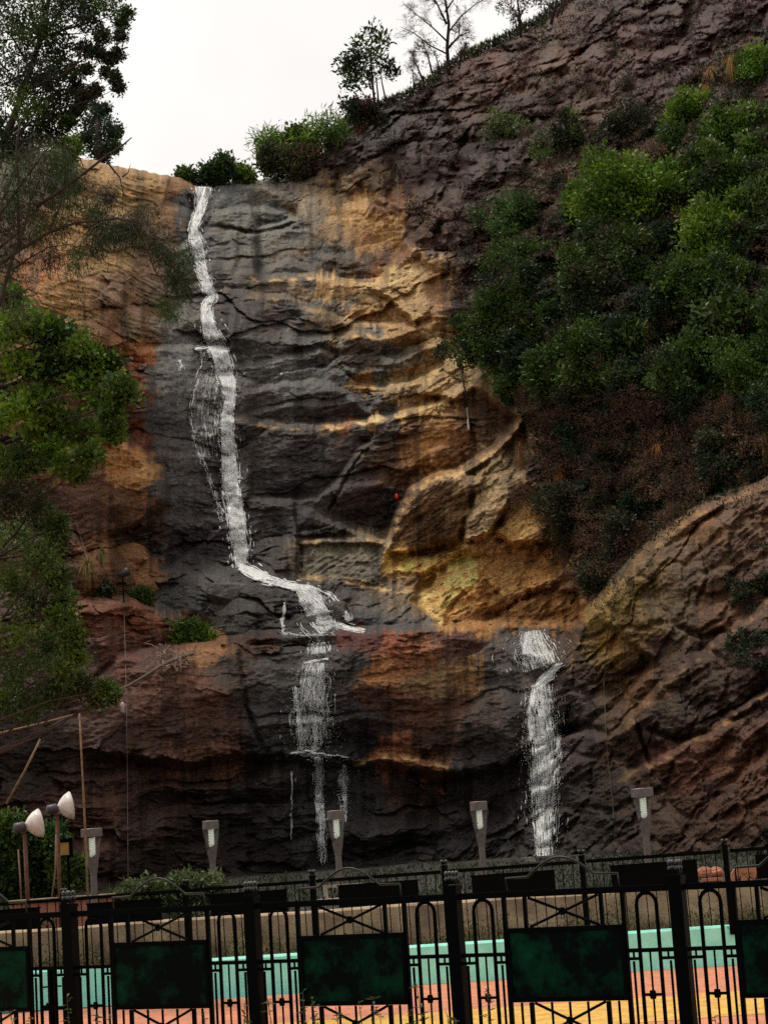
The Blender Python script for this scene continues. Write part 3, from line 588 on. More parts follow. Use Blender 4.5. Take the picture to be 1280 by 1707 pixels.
def line_wall(name, xa, ya, xb, yb, h0, h1, th, mat, label, cat, wob=0.0, n=80, cap=None):
    """a long low wall as one bent, slightly uneven solid"""
    V = []; fs = []
    rr = np.random.RandomState(5)
    for i in range(n + 1):
        t = i / n; x = xa + (xb - xa) * t; y = ya + (yb - ya) * t
        dx, dy = xb - xa, yb - ya; L = math.hypot(dx, dy); nx_, ny_ = -dy / L, dx / L
        k = float(perlin(np.array([t * 23.0]), np.array([1.7]), 3)[0]) * wob; k2 = float(perlin(np.array([t * 31.0]), np.array([5.7]), 4)[0]) * wob
        zt = h1 + k
        for (o, z) in ((0 + k2 - 0.02, h0), (0.0 + k2, zt - 0.03), (0.03 + k2, zt), (th - 0.03, zt), (th, zt - 0.03), (th + 0.02, h0)):
            V.append((x + nx_ * o, y + ny_ * o, z))
    for i in range(n):
        for j in range(6):
            a = i * 6 + j; b = i * 6 + (j + 1) % 6
            fs.append((a, a + 6, b + 6, b))
    mb = MB(); mb.add(V, fs + [tuple(range(6))[::-1], tuple(range(n * 6, n * 6 + 6))])
    return tag(mb.build(name, mat), label, cat)
line_wall('low_wall', -22, 32.6, 22, 28.3, -0.05, 0.56, 0.22, M_TURQ, 'low turquoise painted wall edging the orange path', 'wall', 0.008)
line_wall('retaining_wall', -24, 36.8, 24, 30.2, 0.1, 1.06, 0.42, M_PLASTER, 'weathered brown plaster retaining wall behind the second railing', 'wall', 0.03)
strip_mid = grid_sheet('ground', -24, 24, 28.3, 37, lambda X, Y: 0.40 - 0.0 * X + 0.0 * Y, M_SOIL, 30, 8)
# keep this strip between both walls: shear it along them
me = strip_mid.data
for v_ in me.vertices:
    x, y, z = v_.co; t = (y - 28.3) / 8.7
    ya = 30.45 - x * (4.3 / 44) + 0.2; yb = 33.5 - x * (6.6 / 48) + 0.2
    v_.co.y = ya + (yb - ya) * t
tag(strip_mid, kind='structure')
def lawn_z(X, Y):
    return 0.92 + 0.022 * (Y - 34) + 0.10 * fbm(X / 2.2, Y / 2.2, 3, 201)
gt = grid_sheet('ground', -34, 34, 0, 1, lambda X, Y: 0 * X, M_SOIL, 120, 60)
for v_ in gt.data.vertices:
    x, y, z = v_.co; ya = 33.5 - x * (6.6 / 48) + 0.36
    v_.co.y = ya + (64 - ya) * y
xy = np.array([v_.co for v_ in gt.data.vertices]); zz = lawn_z(xy[:, 0], xy[:, 1])
for v_, z in zip(gt.data.vertices, zz): v_.co.z = z
tag(gt, kind='structure')

# ================================================================== WATER
M_WATER, t_, b_ = mat_new('white_water')
b_.inputs['Base Color'].default_value = (1.0, 1.0, 0.99, 1); b_.inputs['Roughness'].default_value = 0.35
tr_ = t_.nodes.new('ShaderNodeBsdfTranslucent'); tr_.inputs['Color'].default_value = (0.95, 0.97, 0.97, 1)
ms_ = t_.nodes.new('ShaderNodeMixShader'); ms_.inputs[0].default_value = 0.30
t_.links.new(b_.outputs[0], ms_.inputs[1]); t_.links.new(tr_.outputs[0], ms_.inputs[2]); t_.links.new(ms_.outputs[0], t_.nodes['Material Output'].inputs['Surface'])

def strands(P, n, seed, lmin=14, lmax=70, wmin=0.6, wmax=1.7, off=0.10, wander=3.0, drops=0, fat=1.15):
    """white rivulets: P = [(u, v, half width, weight)] down the face -> (V, F) of many thin tapering strands and drops"""
    rs = np.random.RandomState(seed); P = np.array(P, float)
    s = np.concatenate([[0], np.cumsum(np.hypot(np.diff(P[:, 0]), np.diff(P[:, 1])))]); L = s[-1]
    wt = np.interp(np.linspace(0, L, 400), s, P[:, 3]); cdf = np.cumsum(wt); cdf /= cdf[-1]
    s0 = np.interp(rs.rand(n), cdf, np.linspace(0, L, 400)); ln = rs.uniform(lmin, lmax, n); K = 7
    t = np.linspace(0, 1, K)[None]; out_l = rs.rand(n) < 0.10; ln = np.where(out_l, ln * 0.35, ln); ss = np.clip(s0[:, None] + (t - 0.5) * ln[:, None], 0, L)
    c_u = np.interp(ss, s, P[:, 0]); c_v = np.interp(ss, s, P[:, 1]); hw = np.interp(ss, s, P[:, 2])
    du = np.interp(ss + 4, s, P[:, 0]) - np.interp(ss - 4, s, P[:, 0]); dv = np.interp(ss + 4, s, P[:, 1]) - np.interp(ss - 4, s, P[:, 1])
    dl = np.hypot(du, dv) + 1e-6; nu, nv = -dv / dl, du / dl
    lat = np.where(out_l, rs.normal(0, 0.9, n), rs.normal(0, 0.42, n))[:, None]
    lane = fbm(lat * 1.2, (ss * 0 + s0[:, None]) / 60.0, 2, seed + 3) * 0.8; hw = hw * (1 + 0.30 * fbm((ss * 0 + s0[:, None]) / 30.0, ss * 0 + seed, 3, seed + 8))
    u = c_u + nu * (lat + lane * 0.5) * hw + wander * fbm(ss / 16 + seed, lat * 5 + 7, 2, seed + 1)
    v = c_v + nv * (lat + lane * 0.5) * hw + wander * 0.4 * fbm(ss / 13 + 5, lat * 5, 2, seed + 2)
    offs = off * (0.6 + 0.8 * rs.rand(n))[:, None] + 0 * u
    # depth a little smoothed along the strand so that water leaps over notches
    Y = depth(u, v); Y = np.minimum(Y, np.pad(Y, ((0, 0), (1, 0)), mode='edge')[:, :-1] + 0.05) - offs
    C = pt(u, v, Y); m_px = Y / F_PX
    r = (rs.uniform(wmin, wmax, n)[:, None]) * fat * np.array([0.15, 0.7, 1, 1, 0.9, 0.65, 0.12])[None] * m_px * 0.5
    T = np.gradient(C, axis=1); T /= np.linalg.norm(T, axis=-1, keepdims=True) + 1e-9
    A = np.cross(T, np.array([0.1, 1, 0.2])); A /= np.linalg.norm(A, axis=-1, keepdims=True) + 1e-9; B = np.cross(T, A)
    ring = [A * math.cos(a) + B * math.sin(a) for a in (0, 2.094, 4.189)]
    V = np.stack([C + q * r[..., None] for q in ring], 2)          # n,K,3,3
    base = (np.arange(n) * K * 3)[:, None, None] + (np.arange(K - 1) * 3)[None, :, None]
    F = []
    for k in range(3):
        k2 = (k + 1) % 3
        F.append(np.stack([base + k, base + k2, base + 3 + k2, base + 3 + k], -1).reshape(-1, 4))
    V = V.reshape(-1, 3); F = np.concatenate(F)
    if drops:
        s1 = np.interp(rs.rand(drops), cdf, np.linspace(0, L, 400))
        hw = np.interp(s1, s, P[:, 2]); l = rs.normal(0, 0.62, drops)
        u = np.interp(s1, s, P[:, 0]) + l * hw; v = np.interp(s1, s, P[:, 1]) + rs.normal(0, 4, drops)
        Y = depth(u, v) - off - rs.rand(drops) * 0.35; C = pt(u, v, Y)
        r = rs.uniform(0.3, 1.0, drops) ** 1.7 * 0.85 * Y / F_PX
        tet = np.array([[1, 0, -0.5], [-0.5, 0.87, -0.5], [-0.5, -0.87, -0.5], [0, 0, 1.2]])
        VD = (C[:, None] + tet[None] * r[:, None, None]).reshape(-1, 3); b0 = np.arange(drops)[:, None] * 4 + len(V)
        FD = np.concatenate([b0 + np.array([f]) for f in ((0, 1, 3, 3), (1, 2, 3, 3), (2, 0, 3, 3), (0, 2, 1, 1))])
        return V, F, VD, FD - len(V)
    return V, F, np.zeros((0, 3)), np.zeros((0, 4), int)
M_FILM, t_, b_ = mat_new('water_film')
at_ = t_.nodes.new('ShaderNodeAttribute'); at_.attribute_name = 'tint'; sx_ = t_.nodes.new('ShaderNodeSeparateXYZ'); cx_ = t_.nodes.new('ShaderNodeCombineXYZ')
t_.links.new(at_.outputs['Vector'], sx_.inputs[0]); t_.links.new(sx_.outputs[0], cx_.inputs[0]); t_.links.new(sx_.outputs[1], cx_.inputs[1])
nz_ = t_.nodes.new('ShaderNodeTexNoise'); nz_.inputs['Scale'].default_value = 1.0; nz_.inputs['Detail'].default_value = 6; nz_.inputs['Roughness'].default_value = 0.72
t_.links.new(cx_.outputs[0], nz_.inputs['Vector'])
m1_ = t_.nodes.new('ShaderNodeMath'); m1_.operation = 'SUBTRACT'; m1_.inputs[1].default_value = 0.5; t_.links.new(nz_.outputs['Fac'], m1_.inputs[0])
m3_ = t_.nodes.new('ShaderNodeMath'); m3_.operation = 'MULTIPLY_ADD'; m3_.inputs[1].default_value = 4.2; t_.links.new(m1_.outputs[0], m3_.inputs[0]); t_.links.new(sx_.outputs[2], m3_.inputs[2]); m3_.use_clamp = True
tp_ = t_.nodes.new('ShaderNodeBsdfTransparent'); b_.inputs['Base Color'].default_value = (1.0, 1.0, 0.99, 1); b_.inputs['Roughness'].default_value = 0.4
ms_ = t_.nodes.new('ShaderNodeMixShader'); t_.links.new(m3_.outputs[0], ms_.inputs[0]); t_.links.new(tp_.outputs[0], ms_.inputs[1]); t_.links.new(b_.outputs[0], ms_.inputs[2]); t_.links.new(ms_.outputs[0], t_.nodes['Material Output'].inputs['Surface'])
def film(P, dens, parent, seed, off=0.06):
    P = np.array(P, float); sl = np.concatenate([[0], np.cumsum(np.hypot(np.diff(P[:, 0]), np.diff(P[:, 1])))]); L = sl[-1]
    ss = np.arange(0, L, 3.0); lat = np.linspace(-1.25, 1.25, 15); SS, LA = np.meshgrid(ss, lat, indexing='ij')
    f = lambda q, c: np.interp(q, sl, P[:, c])
    du = f(SS + 5, 0) - f(SS - 5, 0); dv = f(SS + 5, 1) - f(SS - 5, 1); dl = np.hypot(du, dv) + 1e-6; hw = f(SS, 2) * (1 + 0.45 * fbm(SS / 22.0, LA * 0 + seed + 0.5 * np.sign(LA), 3, seed + 40))
    U = f(SS, 0) - dv / dl * LA * hw; V = f(SS, 1) + du / dl * LA * hw
    Y = depth(U, V); Y = np.minimum(Y, np.pad(Y, ((1, 0), (0, 0)), mode='edge')[:-1] + 0.04) - off
    end = np.minimum(1, np.minimum(SS, L - SS) / 10.0)
    z = dens * f(SS, 3) * (1 - np.abs(LA / 1.25) ** 1.6 * 1.0) - 1.0 * np.abs(LA / 1.25) ** 4 - (1 - end) * 1.2
    tint = np.stack([LA * hw / 3.2 + seed * 7.7, SS / 26.0, z], -1)
    i = np.arange(SS.size).reshape(SS.shape); q = np.stack([i[:-1, :-1], i[:-1, 1:], i[1:, 1:], i[1:, :-1]], -1).reshape(-1, 4)
    return link('water_film', np_mesh('water_film', pt(U, V, Y).reshape(-1, 3), q, tint.reshape(-1, 3), True), M_FILM, parent)
def water(name, jobs, label):
    Vs, Fs, Vt, Ft = [], [], [], []; nb = 0; nt_ = 0
    for j in jobs:
        V, F, VD, FD = strands(**j); Vs.append(V); Fs.append(F + nb); nb += len(V)
        Vt.append(VD); Ft.append(FD + nt_); nt_ += len(VD)
    V = np.concatenate(Vs + Vt); F = np.concatenate(Fs)
    FT = np.concatenate(Ft) + nb
    # quads for strands, tetrahedra as triangles
    me = bpy.data.meshes.new(name); tri = FT[:, :3]
    me.vertices.add(len(V)); me.vertices.foreach_set('co', V.astype(np.float32).ravel())
    loops = np.concatenate([F.ravel(), tri.ravel()]).astype(np.int32)
    me.loops.add(len(loops)); me.loops.foreach_set('vertex_index', loops)
    st = np.concatenate([np.arange(len(F)) * 4, len(F) * 4 + np.arange(len(tri)) * 3]).astype(np.int32)
    me.polygons.add(len(st)); me.polygons.foreach_set('loop_start', st)
    me.update(calc_edges=True); me.validate()
    return tag(link(name, me, M_WATER), label, 'waterfall', kind='structure')
MAIN = [(340,312,17,1.0),(338,330,12,1),(333,358,9,.8),(323,377,8,.8),(325,395,11,1),(331,420,13,1),(337,450,11,1),(347,480,10,1),(354,497,9,.9),(345,508,9,.9),(345,530,12,1),(352,558,16,1.1),(362,578,17,1.1),(371,605,17,1),(380,640,14,1),(383,665,11,1),(378,690,12,1),(380,730,14,1),(384,780,14,1),(387,830,17,1),(394,865,17,1),(400,900,16,1.1),(402,930,14,1.1),(404,945,12,1)]
RUN = [(400,945,6,1),(420,953,8,1),(445,966,6,1),(475,975,5,.9),(500,980,6,.9)]
water('waterfall_water', [
 dict(P=[(a, b, c * 0.80, d) for a, b, c, d in MAIN], n=6500, seed=1, lmin=5, lmax=30, wmin=0.6, wmax=2.0, wander=1.6, drops=6500, fat=1.3),
 dict(P=RUN, n=620, seed=2, lmin=10, lmax=30, wmin=1, wmax=2.6, wander=1.5, drops=350, fat=1.6),
 dict(P=[(495,979,6,1),(512,990,16,1),(525,1010,20,1),(535,1030,20,1),(548,1050,16,.8)], n=900, seed=3, lmin=6, lmax=26, wmin=.6, wmax=1.6, wander=3, drops=1500),
 dict(P=[(515,978,3,1),(548,990,4,1),(572,1012,4,1),(583,1035,5,1)], n=110, seed=4, lmin=6, lmax=20, wmin=.6, wmax=1.4, drops=260),
 dict(P=[(475,1005,2,1),(474,1020,3,1),(470,1035,3,1),(472,1055,5,1)], n=70, seed=5, lmin=6, lmax=18, wmin=.6, wmax=1.6, drops=120),
 dict(P=[(520,1020,5,1),(545,1038,6,1),(575,1046,6,1),(608,1052,4,.6)], n=230, seed=6, lmin=6, lmax=22, wmin=.7, wmax=1.9, drops=420),
 dict(P=[(466,1056,2,.5),(520,1058,3,1),(560,1056,3,1)], n=36, seed=16, lmin=5, lmax=14, wmin=.7, wmax=1.4, drops=120),
 dict(P=[(528,1072,14,1),(530,1090,17,1)], n=110, seed=7, lmin=5, lmax=16, wmin=.6, wmax=1.5, wander=3, drops=430),
 dict(P=[(508,1106,2,1),(530,1101,2,1),(548,1098,2,1)], n=30, seed=8, lmin=6, lmax=14, wmin=.7, wmax=1.5, drops=50),
 dict(P=[(528,1104,18,1),(522,1150,28,.8),(520,1200,30,.6),(522,1250,30,.5)], n=420, seed=9, lmin=5, lmax=26, wmin=.45, wmax=1.15, wander=2, drops=2600),
 dict(P=[(492,1145,5,1),(497,1190,4,1),(502,1250,4,.6)], n=120, seed=10, lmin=6, lmax=30, wmin=.5, wmax=1.3, drops=260),
 dict(P=[(524,1190,4,1),(526,1252,4,.8)], n=60, seed=12, lmin=6, lmax=30, wmin=.5, wmax=1.2, drops=160),
 dict(P=[(484,1256,2,1),(510,1252,2,1),(545,1258,2,1),(582,1262,2,.6)], n=46, seed=11, lmin=5, lmax=16, wmin=.6, wmax=1.5, drops=90),
 dict(P=[(530,1262,9,1),(532,1310,7,.8),(536,1380,7,.5),(538,1440,6,.3)], n=190, seed=13, lmin=6, lmax=40, wmin=.45, wmax=1.2, drops=800),
 dict(P=[(573,1275,8,1),(572,1310,8,.8),(574,1370,7,.3)], n=90, seed=14, lmin=6, lmax=30, wmin=.45, wmax=1.2, drops=420),
 dict(P=[(487,1285,2,1),(486,1400,2,.5)], n=30, seed=15, lmin=8, lmax=40, wmin=.4, wmax=.9, drops=60),
 dict(P=[(300,600,5,1),(303,618,3,1)], n=26, seed=17, lmin=5, lmax=12, wmin=.6, wmax=1.4, drops=20),
 dict(P=[(340,588,6,1),(318,680,5,.3),(325,740,5,.6),(348,790,5,1),(362,840,6,1),(372,870,5,1)], n=110, seed=18, lmin=5, lmax=18, wmin=.4, wmax=1.0, drops=300),
 dict(P=[(325,583,3,1),(350,580,4,1),(378,578,4,1)], n=70, seed=19, lmin=8, lmax=22, wmin=.8, wmax=2.0, drops=60),
 dict(P=[(375,590,26,1),(350,640,30,.5),(352,700,26,.3)], n=16, seed=20, lmin=6, lmax=20, wmin=.3, wmax=.7, drops=250),
], 'long white waterfall tumbling down the dark middle of the rock face')
wf = [o_ for o_ in COL.objects if o_.name.startswith('waterfall_water')][0]
film([(a, b, c * 0.80, d) for a, b, c, d in MAIN], 1.35, wf, 1, 0.11); film(RUN, 1.3, wf, 2, 0.11)
film([(497,979,8,1),(515,992,20,1),(528,1012,24,1),(538,1032,24,1),(548,1052,18,.8)], 0.35, wf, 3)
film([(528,1070,16,1),(530,1098,19,1)], 0.3, wf, 4); film([(528,1104,22,1),(522,1150,32,.7),(520,1200,33,.5),(522,1250,32,.5)], 0.08, wf, 5)
film([(530,1262,11,1),(532,1310,10,.8),(536,1380,9,.5),(538,1445,8,.4)], 0.15, wf, 6); film([(573,1275,11,1),(572,1310,10,.8),(574,1375,9,.4)], 0.1, wf, 7)
film([(372,592,22,1),(352,640,26,.4),(345,700,30,.3),(352,770,24,.3)], -0.1, wf, 8)
water('waterfall_water', [
 dict(P=[(886,1052,20,1),(890,1080,32,1),(902,1112,34,1)], n=420, seed=31, lmin=5, lmax=22, wmin=.5, wmax=1.4, wander=2.5, drops=2200),
 dict(P=[(937,1106,3,1),(925,1114,3,1),(920,1130,5,1),(905,1140,4,1),(888,1150,4,1)], n=110, seed=32, lmin=7, lmax=22, wmin=.8, wmax=2.0, drops=100),
 dict(P=[(900,1142,20,1),(903,1200,25,.9),(907,1258,26,1)], n=520, seed=33, lmin=6, lmax=34, wmin=.5, wmax=1.5, wander=2, drops=2400),
 dict(P=[(907,1258,26,1.2),(908,1300,24,1),(906,1360,20,.8),(908,1440,14,.6)], n=720, seed=34, lmin=6, lmax=40, wmin=.5, wmax=1.5, wander=2, drops=3000),
 dict(P=[(890,1270,6,1),(890,1330,5,.6)], n=90, seed=35, lmin=6, lmax=30, wmin=.6, wmax=1.5, drops=100),
 dict(P=[(880,1438,14,1),(935,1438,14,1)], n=40, seed=36, lmin=4, lmax=10, wmin=.5, wmax=1.2, drops=700),
], 'smaller separate waterfall dropping from the ledge at the right of the wall')
wf2 = [o_ for o_ in COL.objects if o_.name.startswith('waterfall_water')][-1]
film([(886,1050,20,1),(890,1080,36,1),(900,1112,38,.8)], 0.10, wf2, 9)
film([(938,1105,4,1),(924,1114,7,1),(905,1134,9,1),(888,1152,7,1)], 0.75, wf2, 10, 0.12)
film([(902,1142,24,.6),(903,1180,27,.7),(905,1225,28,.8),(908,1262,28,1.4),(908,1300,24,1.2),(906,1360,21,.8),(909,1442,15,.8)], 0.04, wf2, 11)
film([(888,1150,5,1),(882,1190,5,.8),(886,1240,6,1)], 0.6, wf2, 12); film([(930,1205,4,.8),(931,1240,5,1),(928,1265,8,1)], 0.6, wf2, 13)

# ================================================================== FOLIAGE
def leaf_quads(C, size, rs, up=0.25, droop=0.0, narrow=0.5, outward=None):
    n = len(C); D = rs.normal(size=(n, 3)); D[:, 2] += up * 2 - droop * 3
    if outward is not None: D += outward * 0.9
    D /= np.linalg.norm(D, axis=1, keepdims=True); R = rs.normal(size=(n, 3)); W = np.cross(D, R); W /= np.linalg.norm(W, axis=1, keepdims=True) + 1e-9
    Nn = np.cross(D, W); s = size * rs.uniform(0.6, 1.35, n)[:, None]
    V = np.stack([C, C + D * s * 0.5 + W * s * narrow * 0.5 + Nn * s * 0.08, C + D * s, C + D * s * 0.5 - W * s * narrow * 0.5 + Nn * s * 0.08], 1)
    return V.reshape(-1, 3)
def quads(n): return np.arange(n * 4).reshape(-1, 4)
def foliage_mesh(name, clumps, size, cols, rs, per=60, up=0.25, droop=0.0, narrow=0.5, flat=0.8, var=0.3, shell=0.5):
    """clumps = [(x, y, z, r)]; leaves spread in tufts through each clump; cols = list of albedo colours"""
    Vs, Cs = [], []
    cols = np.array(cols, float)
    for (x, y, z, r) in clumps:
        nt_ = max(3, int(per * (0.7 + 0.6 * rs.rand()))); k = 7
        d = rs.normal(size=(nt_, 3)); d /= np.linalg.norm(d, axis=1, keepdims=True)
        rad = r * (shell + (1 - shell) * rs.rand(nt_)) * rs.uniform(0.75, 1.15, nt_)
        tc_ = d * rad[:, None] * np.array([1, 1, flat]) + np.array([x, y, z])
        c = np.repeat(tc_, k, 0) + rs.normal(size=(nt_ * k, 3)) * size * 0.75
        Vs.append(leaf_quads(c, size, rs, up, droop, narrow, np.repeat(d, k, 0)))
        base = cols[rs.randint(len(cols))] * rs.uniform(0.75, 1.3)
        tuft = np.repeat(rs.uniform(1 - var, 1 + var, nt_), k)[:, None]
        cc = base[None] * tuft * rs.uniform(0.8, 1.2, (nt_ * k, 1))
        Cs.append(np.repeat(cc, 4, 0))
    V = np.concatenate(Vs); return np_mesh(name, V, quads(len(V) // 4), np.clip(np.concatenate(Cs), 0.002, 0.8))
def branch_mb(mb, a, b, r0, r1, rs, sag=0.0, wob=0.06, n=6):
    a = np.array(a, float); b = np.array(b, float); L = np.linalg.norm(b - a); P = []
    off = rs.normal(size=3) * L * wob; off2 = rs.normal(size=3) * L * wob * 0.5
    for i in range(n):
        t = i / (n - 1); p = a + (b - a) * t + off * math.sin(math.pi * t) + off2 * math.sin(2 * math.pi * t); p[2] -= sag * L * math.sin(math.pi * t); P.append(p)
    mb.tube(P, [r0 + (r1 - r0) * i / (n - 1) for i in range(n)], 5)
    return P
def twigs(mb, P, rs, depth_, length, r, spread=0.8, up=0.1, n=3):
    """fractal bare twigs off a branch path"""
    if depth_ == 0: return
    for k in range(n):
        t = rs.uniform(0.3, 1.0); i = min(int(t * (len(P) - 1)), len(P) - 2); p = P[i]; ax = P[i + 1] - P[i]; ax = ax / (np.linalg.norm(ax) + 1e-9)
        d = ax + rs.normal(size=3) * spread; d[2] += up; d /= np.linalg.norm(d)
        q = branch_mb(mb, p, p + d * length * rs.uniform(0.6, 1.2), r, r * 0.35, rs, wob=0.08, n=4)
        twigs(mb, q, rs, depth_ - 1, length * 0.62, r * 0.55, spread, up, n)

GREEN_B = [(0.085, 0.165, 0.012), (0.062, 0.125, 0.012), (0.125, 0.20, 0.016)]
GREEN_M = [(0.045, 0.085, 0.012), (0.036, 0.070, 0.013), (0.06, 0.10, 0.014)]
GREEN_D = [(0.02, 0.042, 0.014), (0.025, 0.045, 0.016), (0.016, 0.036, 0.014)]
OLIVE = [(0.04, 0.046, 0.02), (0.05, 0.05, 0.022), (0.034, 0.038, 0.018)]
DRYB = [(0.12, 0.066, 0.042), (0.09, 0.05, 0.036), (0.15, 0.085, 0.05)]
STRAW = [(0.36, 0.22, 0.07), (0.42, 0.27, 0.10), (0.30, 0.17, 0.06)]

def shrub(name, u, v, rpx, cols, label, cat='shrub', group=None, seed=0, size=0.11, per=26, nclump=16, flat=0.85, twig=True, mat=None, Y=None, asp=1.0, droop=0.0, narrow=0.5, var=0.3):
    rs = np.random.RandomState(seed + 100); p = surf(u, v)[0] if Y is None else pt(np.array([u]), np.array([v]), np.array([Y]))[0]
    R = rpx * 1.22 * p[1] / F_PX; size = size * 1.3; per = int(per * 1.5)
    root = p + np.array([0, 0.25 * R, -R * 0.75])
    o = empty(name, root, label, cat, group)
    cl_ = []
    asp = asp * rs.uniform(0.8, 1.35); tl = rs.normal() * 0.35
    for k in range(int(nclump * 1.35)):
        d = rs.normal(size=3); d /= np.linalg.norm(d); d[1] = -abs(d[1]) * 0.9 + 0.2
        rr = R * rs.uniform(0.25, 0.98); c = d * rr * np.array([asp, 0.8, 0.85]) + np.array([0, -0.25 * R, 0.8 * R]); c[2] += tl * c[0]
        cl_.append((*c, R * rs.uniform(0.14, 0.40)))
    me = foliage_mesh('foliage', cl_, size, cols, rs, per, droop=droop, narrow=narrow, flat=flat, var=var)
    link('foliage', me, mat or M_LEAF, o)
    if twig:
        mb = MB()
        for c in cl_[:9]:
            P = branch_mb(mb, (0, 0, 0), c[:3], R * 0.035, R * 0.012, rs, n=5)
            twigs(mb, P, rs, 1, R * 0.5, R * 0.01, n=2)
        mb.build('stems', M_BARK, o)
    return o
# ---- right slope: named shrubs first
shrub('leafy_bush', 1060, 345, 88, GREEN_B, 'largest bright green bush billowing on the upper right slope', 'bush', None, 1, 0.13, 34, 26, 0.75)
shrub('leafy_bush', 1045, 430, 48, GREEN_B[1:2] + GREEN_M, 'dimmer green bush directly under the largest bright bush', 'bush', None, 2, 0.12, 30, 14)
shrub('leafy_bush', 858, 372, 56, [(0.07, 0.13, 0.03), (0.055, 0.10, 0.028)], 'rounded grey green bush standing alone left of the bright bush', 'bush', None, 3, 0.10, 30, 18, 0.8)
shrub('leafy_bush', 1205, 400, 72, GREEN_B, 'bright green bush at the right edge level with the grey green one', 'bush', None, 4, 0.13, 32, 22, 0.75)
shrub('leafy_bush', 1262, 335, 44, [(0.11, 0.16, 0.03), (0.08, 0.13, 0.03)], 'yellowish green bush clipped by the right picture edge', 'bush', None, 5, 0.12, 30, 14)
shrub('leafy_bush', 1150, 190, 44, GREEN_B, 'light green bush under the straw coloured grass plumes', 'bush', None, 6, 0.12, 24, 14)
shrub('leafy_bush', 1240, 215, 58, GREEN_B[:2] + [(0.09, 0.13, 0.03)], 'olive green bush right of the straw plumes', 'bush', None, 7, 0.12, 28, 18)
shrub('leafy_bush', 1268, 130, 44, GREEN_B, 'highest green bush on the right slope', 'bush', None, 8, 0.12, 28, 14)
shrub('leafy_bush', 1272, 262, 42, GREEN_M + GREEN_B[1:2], 'green bush between the highest bush and the yellowish one at the right edge', 'bush', None, 30, 0.12, 28, 14)
shrub('leafy_bush', 1215, 318, 40, GREEN_M + GREEN_B[:1], 'small green bush under the faded grass curtain', 'bush', None, 31, 0.12, 26, 12)
shrub('leafy_bush', 1120, 250, 34, GREEN_M, 'small mid green bush left of the faded grass curtain', 'bush', None, 32, 0.12, 26, 12)
shrub('leafy_bush', 1180, 475, 55, GREEN_M + GREEN_B[:2], 'mid green bush below the bright one at the right edge', 'bush', None, 33, 0.12, 30, 16)
shrub('leafy_bush', 985, 330, 34, GREEN_B[:2], 'left shoulder bush of the largest bright bush', 'bush', None, 34, 0.12, 30, 12)
shrub('leafy_bush', 1135, 310, 36, GREEN_B, 'right shoulder bush of the largest bright bush', 'bush', None, 35, 0.12, 30, 12)
shrub('leafy_bush', 1180, 262, 50, GREEN_M + GREEN_B[:1], 'mid green bush below the olive one', 'bush', None, 9, 0.12, 28, 14)
shrub('thin_bush', 850, 225, 46, [(0.10, 0.14, 0.04), (0.07, 0.09, 0.035)], 'sparse yellow green bush on the brown upper rock', 'bush', None, 10, 0.11, 9, 12)
shrub('thin_bush', 945, 235, 44, OLIVE + GREEN_M, 'loose dark bush between the sparse yellow one and the crag', 'bush', None, 11, 0.10, 16, 12)
shrub('thin_bush', 1050, 215, 68, OLIVE, 'wide dusky olive shrub above the largest bright bush', 'bush', None, 12, 0.10, 20, 18)
shrub('ledge_bush', 318, 1068, 20, GREEN_B + GREEN_M, 'small lush green bush on the ledge above the fallen branch', 'bush', None, 13, 0.16, 26, 12, narrow=0.3)
shrub('ledge_bush', 235, 1003, 17, GREEN_M, 'flat dark green bush on the left ledge below the ochre boulder', 'bush', None, 14, 0.10, 20, 10, 0.4)
shrub('ledge_bush', 170, 988, 20, GREEN_M + OLIVE, 'low green tangle at the left end of the ledge', 'bush', None, 15, 0.10, 18, 10, 0.5)
# crest
shrub('crest_bush', 362, 291, 18, GREEN_M + GREEN_D, 'dark round bush on the brow right above the waterfall', 'bush', None, 20, 0.16, 30, 16, 0.7, Y=81.5, asp=1.15)
shrub('crest_bush', 312, 298, 9, GREEN_M, 'very small low bush left of the bush above the waterfall', 'bush', None, 21, 0.14, 20, 7, 0.5, Y=81.5, asp=1.5)
shrub('crest_bush', 407, 295, 12, GREEN_B, 'pale green tuft right of the bush above the waterfall', 'bush', None, 22, 0.16, 20, 8, Y=82)
shrub('crest_bush', 470, 274, 26, OLIVE + [(0.10, 0.11, 0.035), (0.08, 0.09, 0.03)], 'dense grey green mound on the crest', 'bush', None, 23, 0.13, 34, 18, 0.85, Y=82, asp=1.2)
shrub('crest_bush', 508, 270, 26, OLIVE + DRYB + [(0.10, 0.10, 0.04)], 'brownish mound right of the grey green one on the crest', 'bush', None, 24, 0.12, 32, 16, 0.9, Y=82)
shrub('crest_bush', 455, 250, 26, GREEN_B, 'bright spiky bush topping the mound on the crest', 'bush', None, 25, 0.3, 9, 10, 0.7, Y=83, narrow=0.12)
shrub('crest_bush', 490, 243, 26, GREEN_B + GREEN_M, 'green bush between the spiky one and the reedy one', 'bush', None, 26, 0.18, 18, 10, 0.7, Y=83, asp=1.2)
shrub('crest_bush', 545, 225, 28, GREEN_B, 'reedy light green bush where the ridge starts to climb', 'bush', None, 27, 0.32, 9, 10, 0.8, Y=82.5, narrow=0.12)
shrub('crest_bush', 605, 192, 24, DRYB + GREEN_D, 'blackish bush at the foot of the slender crest tree', 'bush', None, 28, 0.12, 26, 12, Y=80.5)
shrub('crest_bush', 118, 252, 20, GREEN_B, 'bright green bush on the left brow between two trees', 'bush', None, 29, 0.14, 22, 9, Y=73)

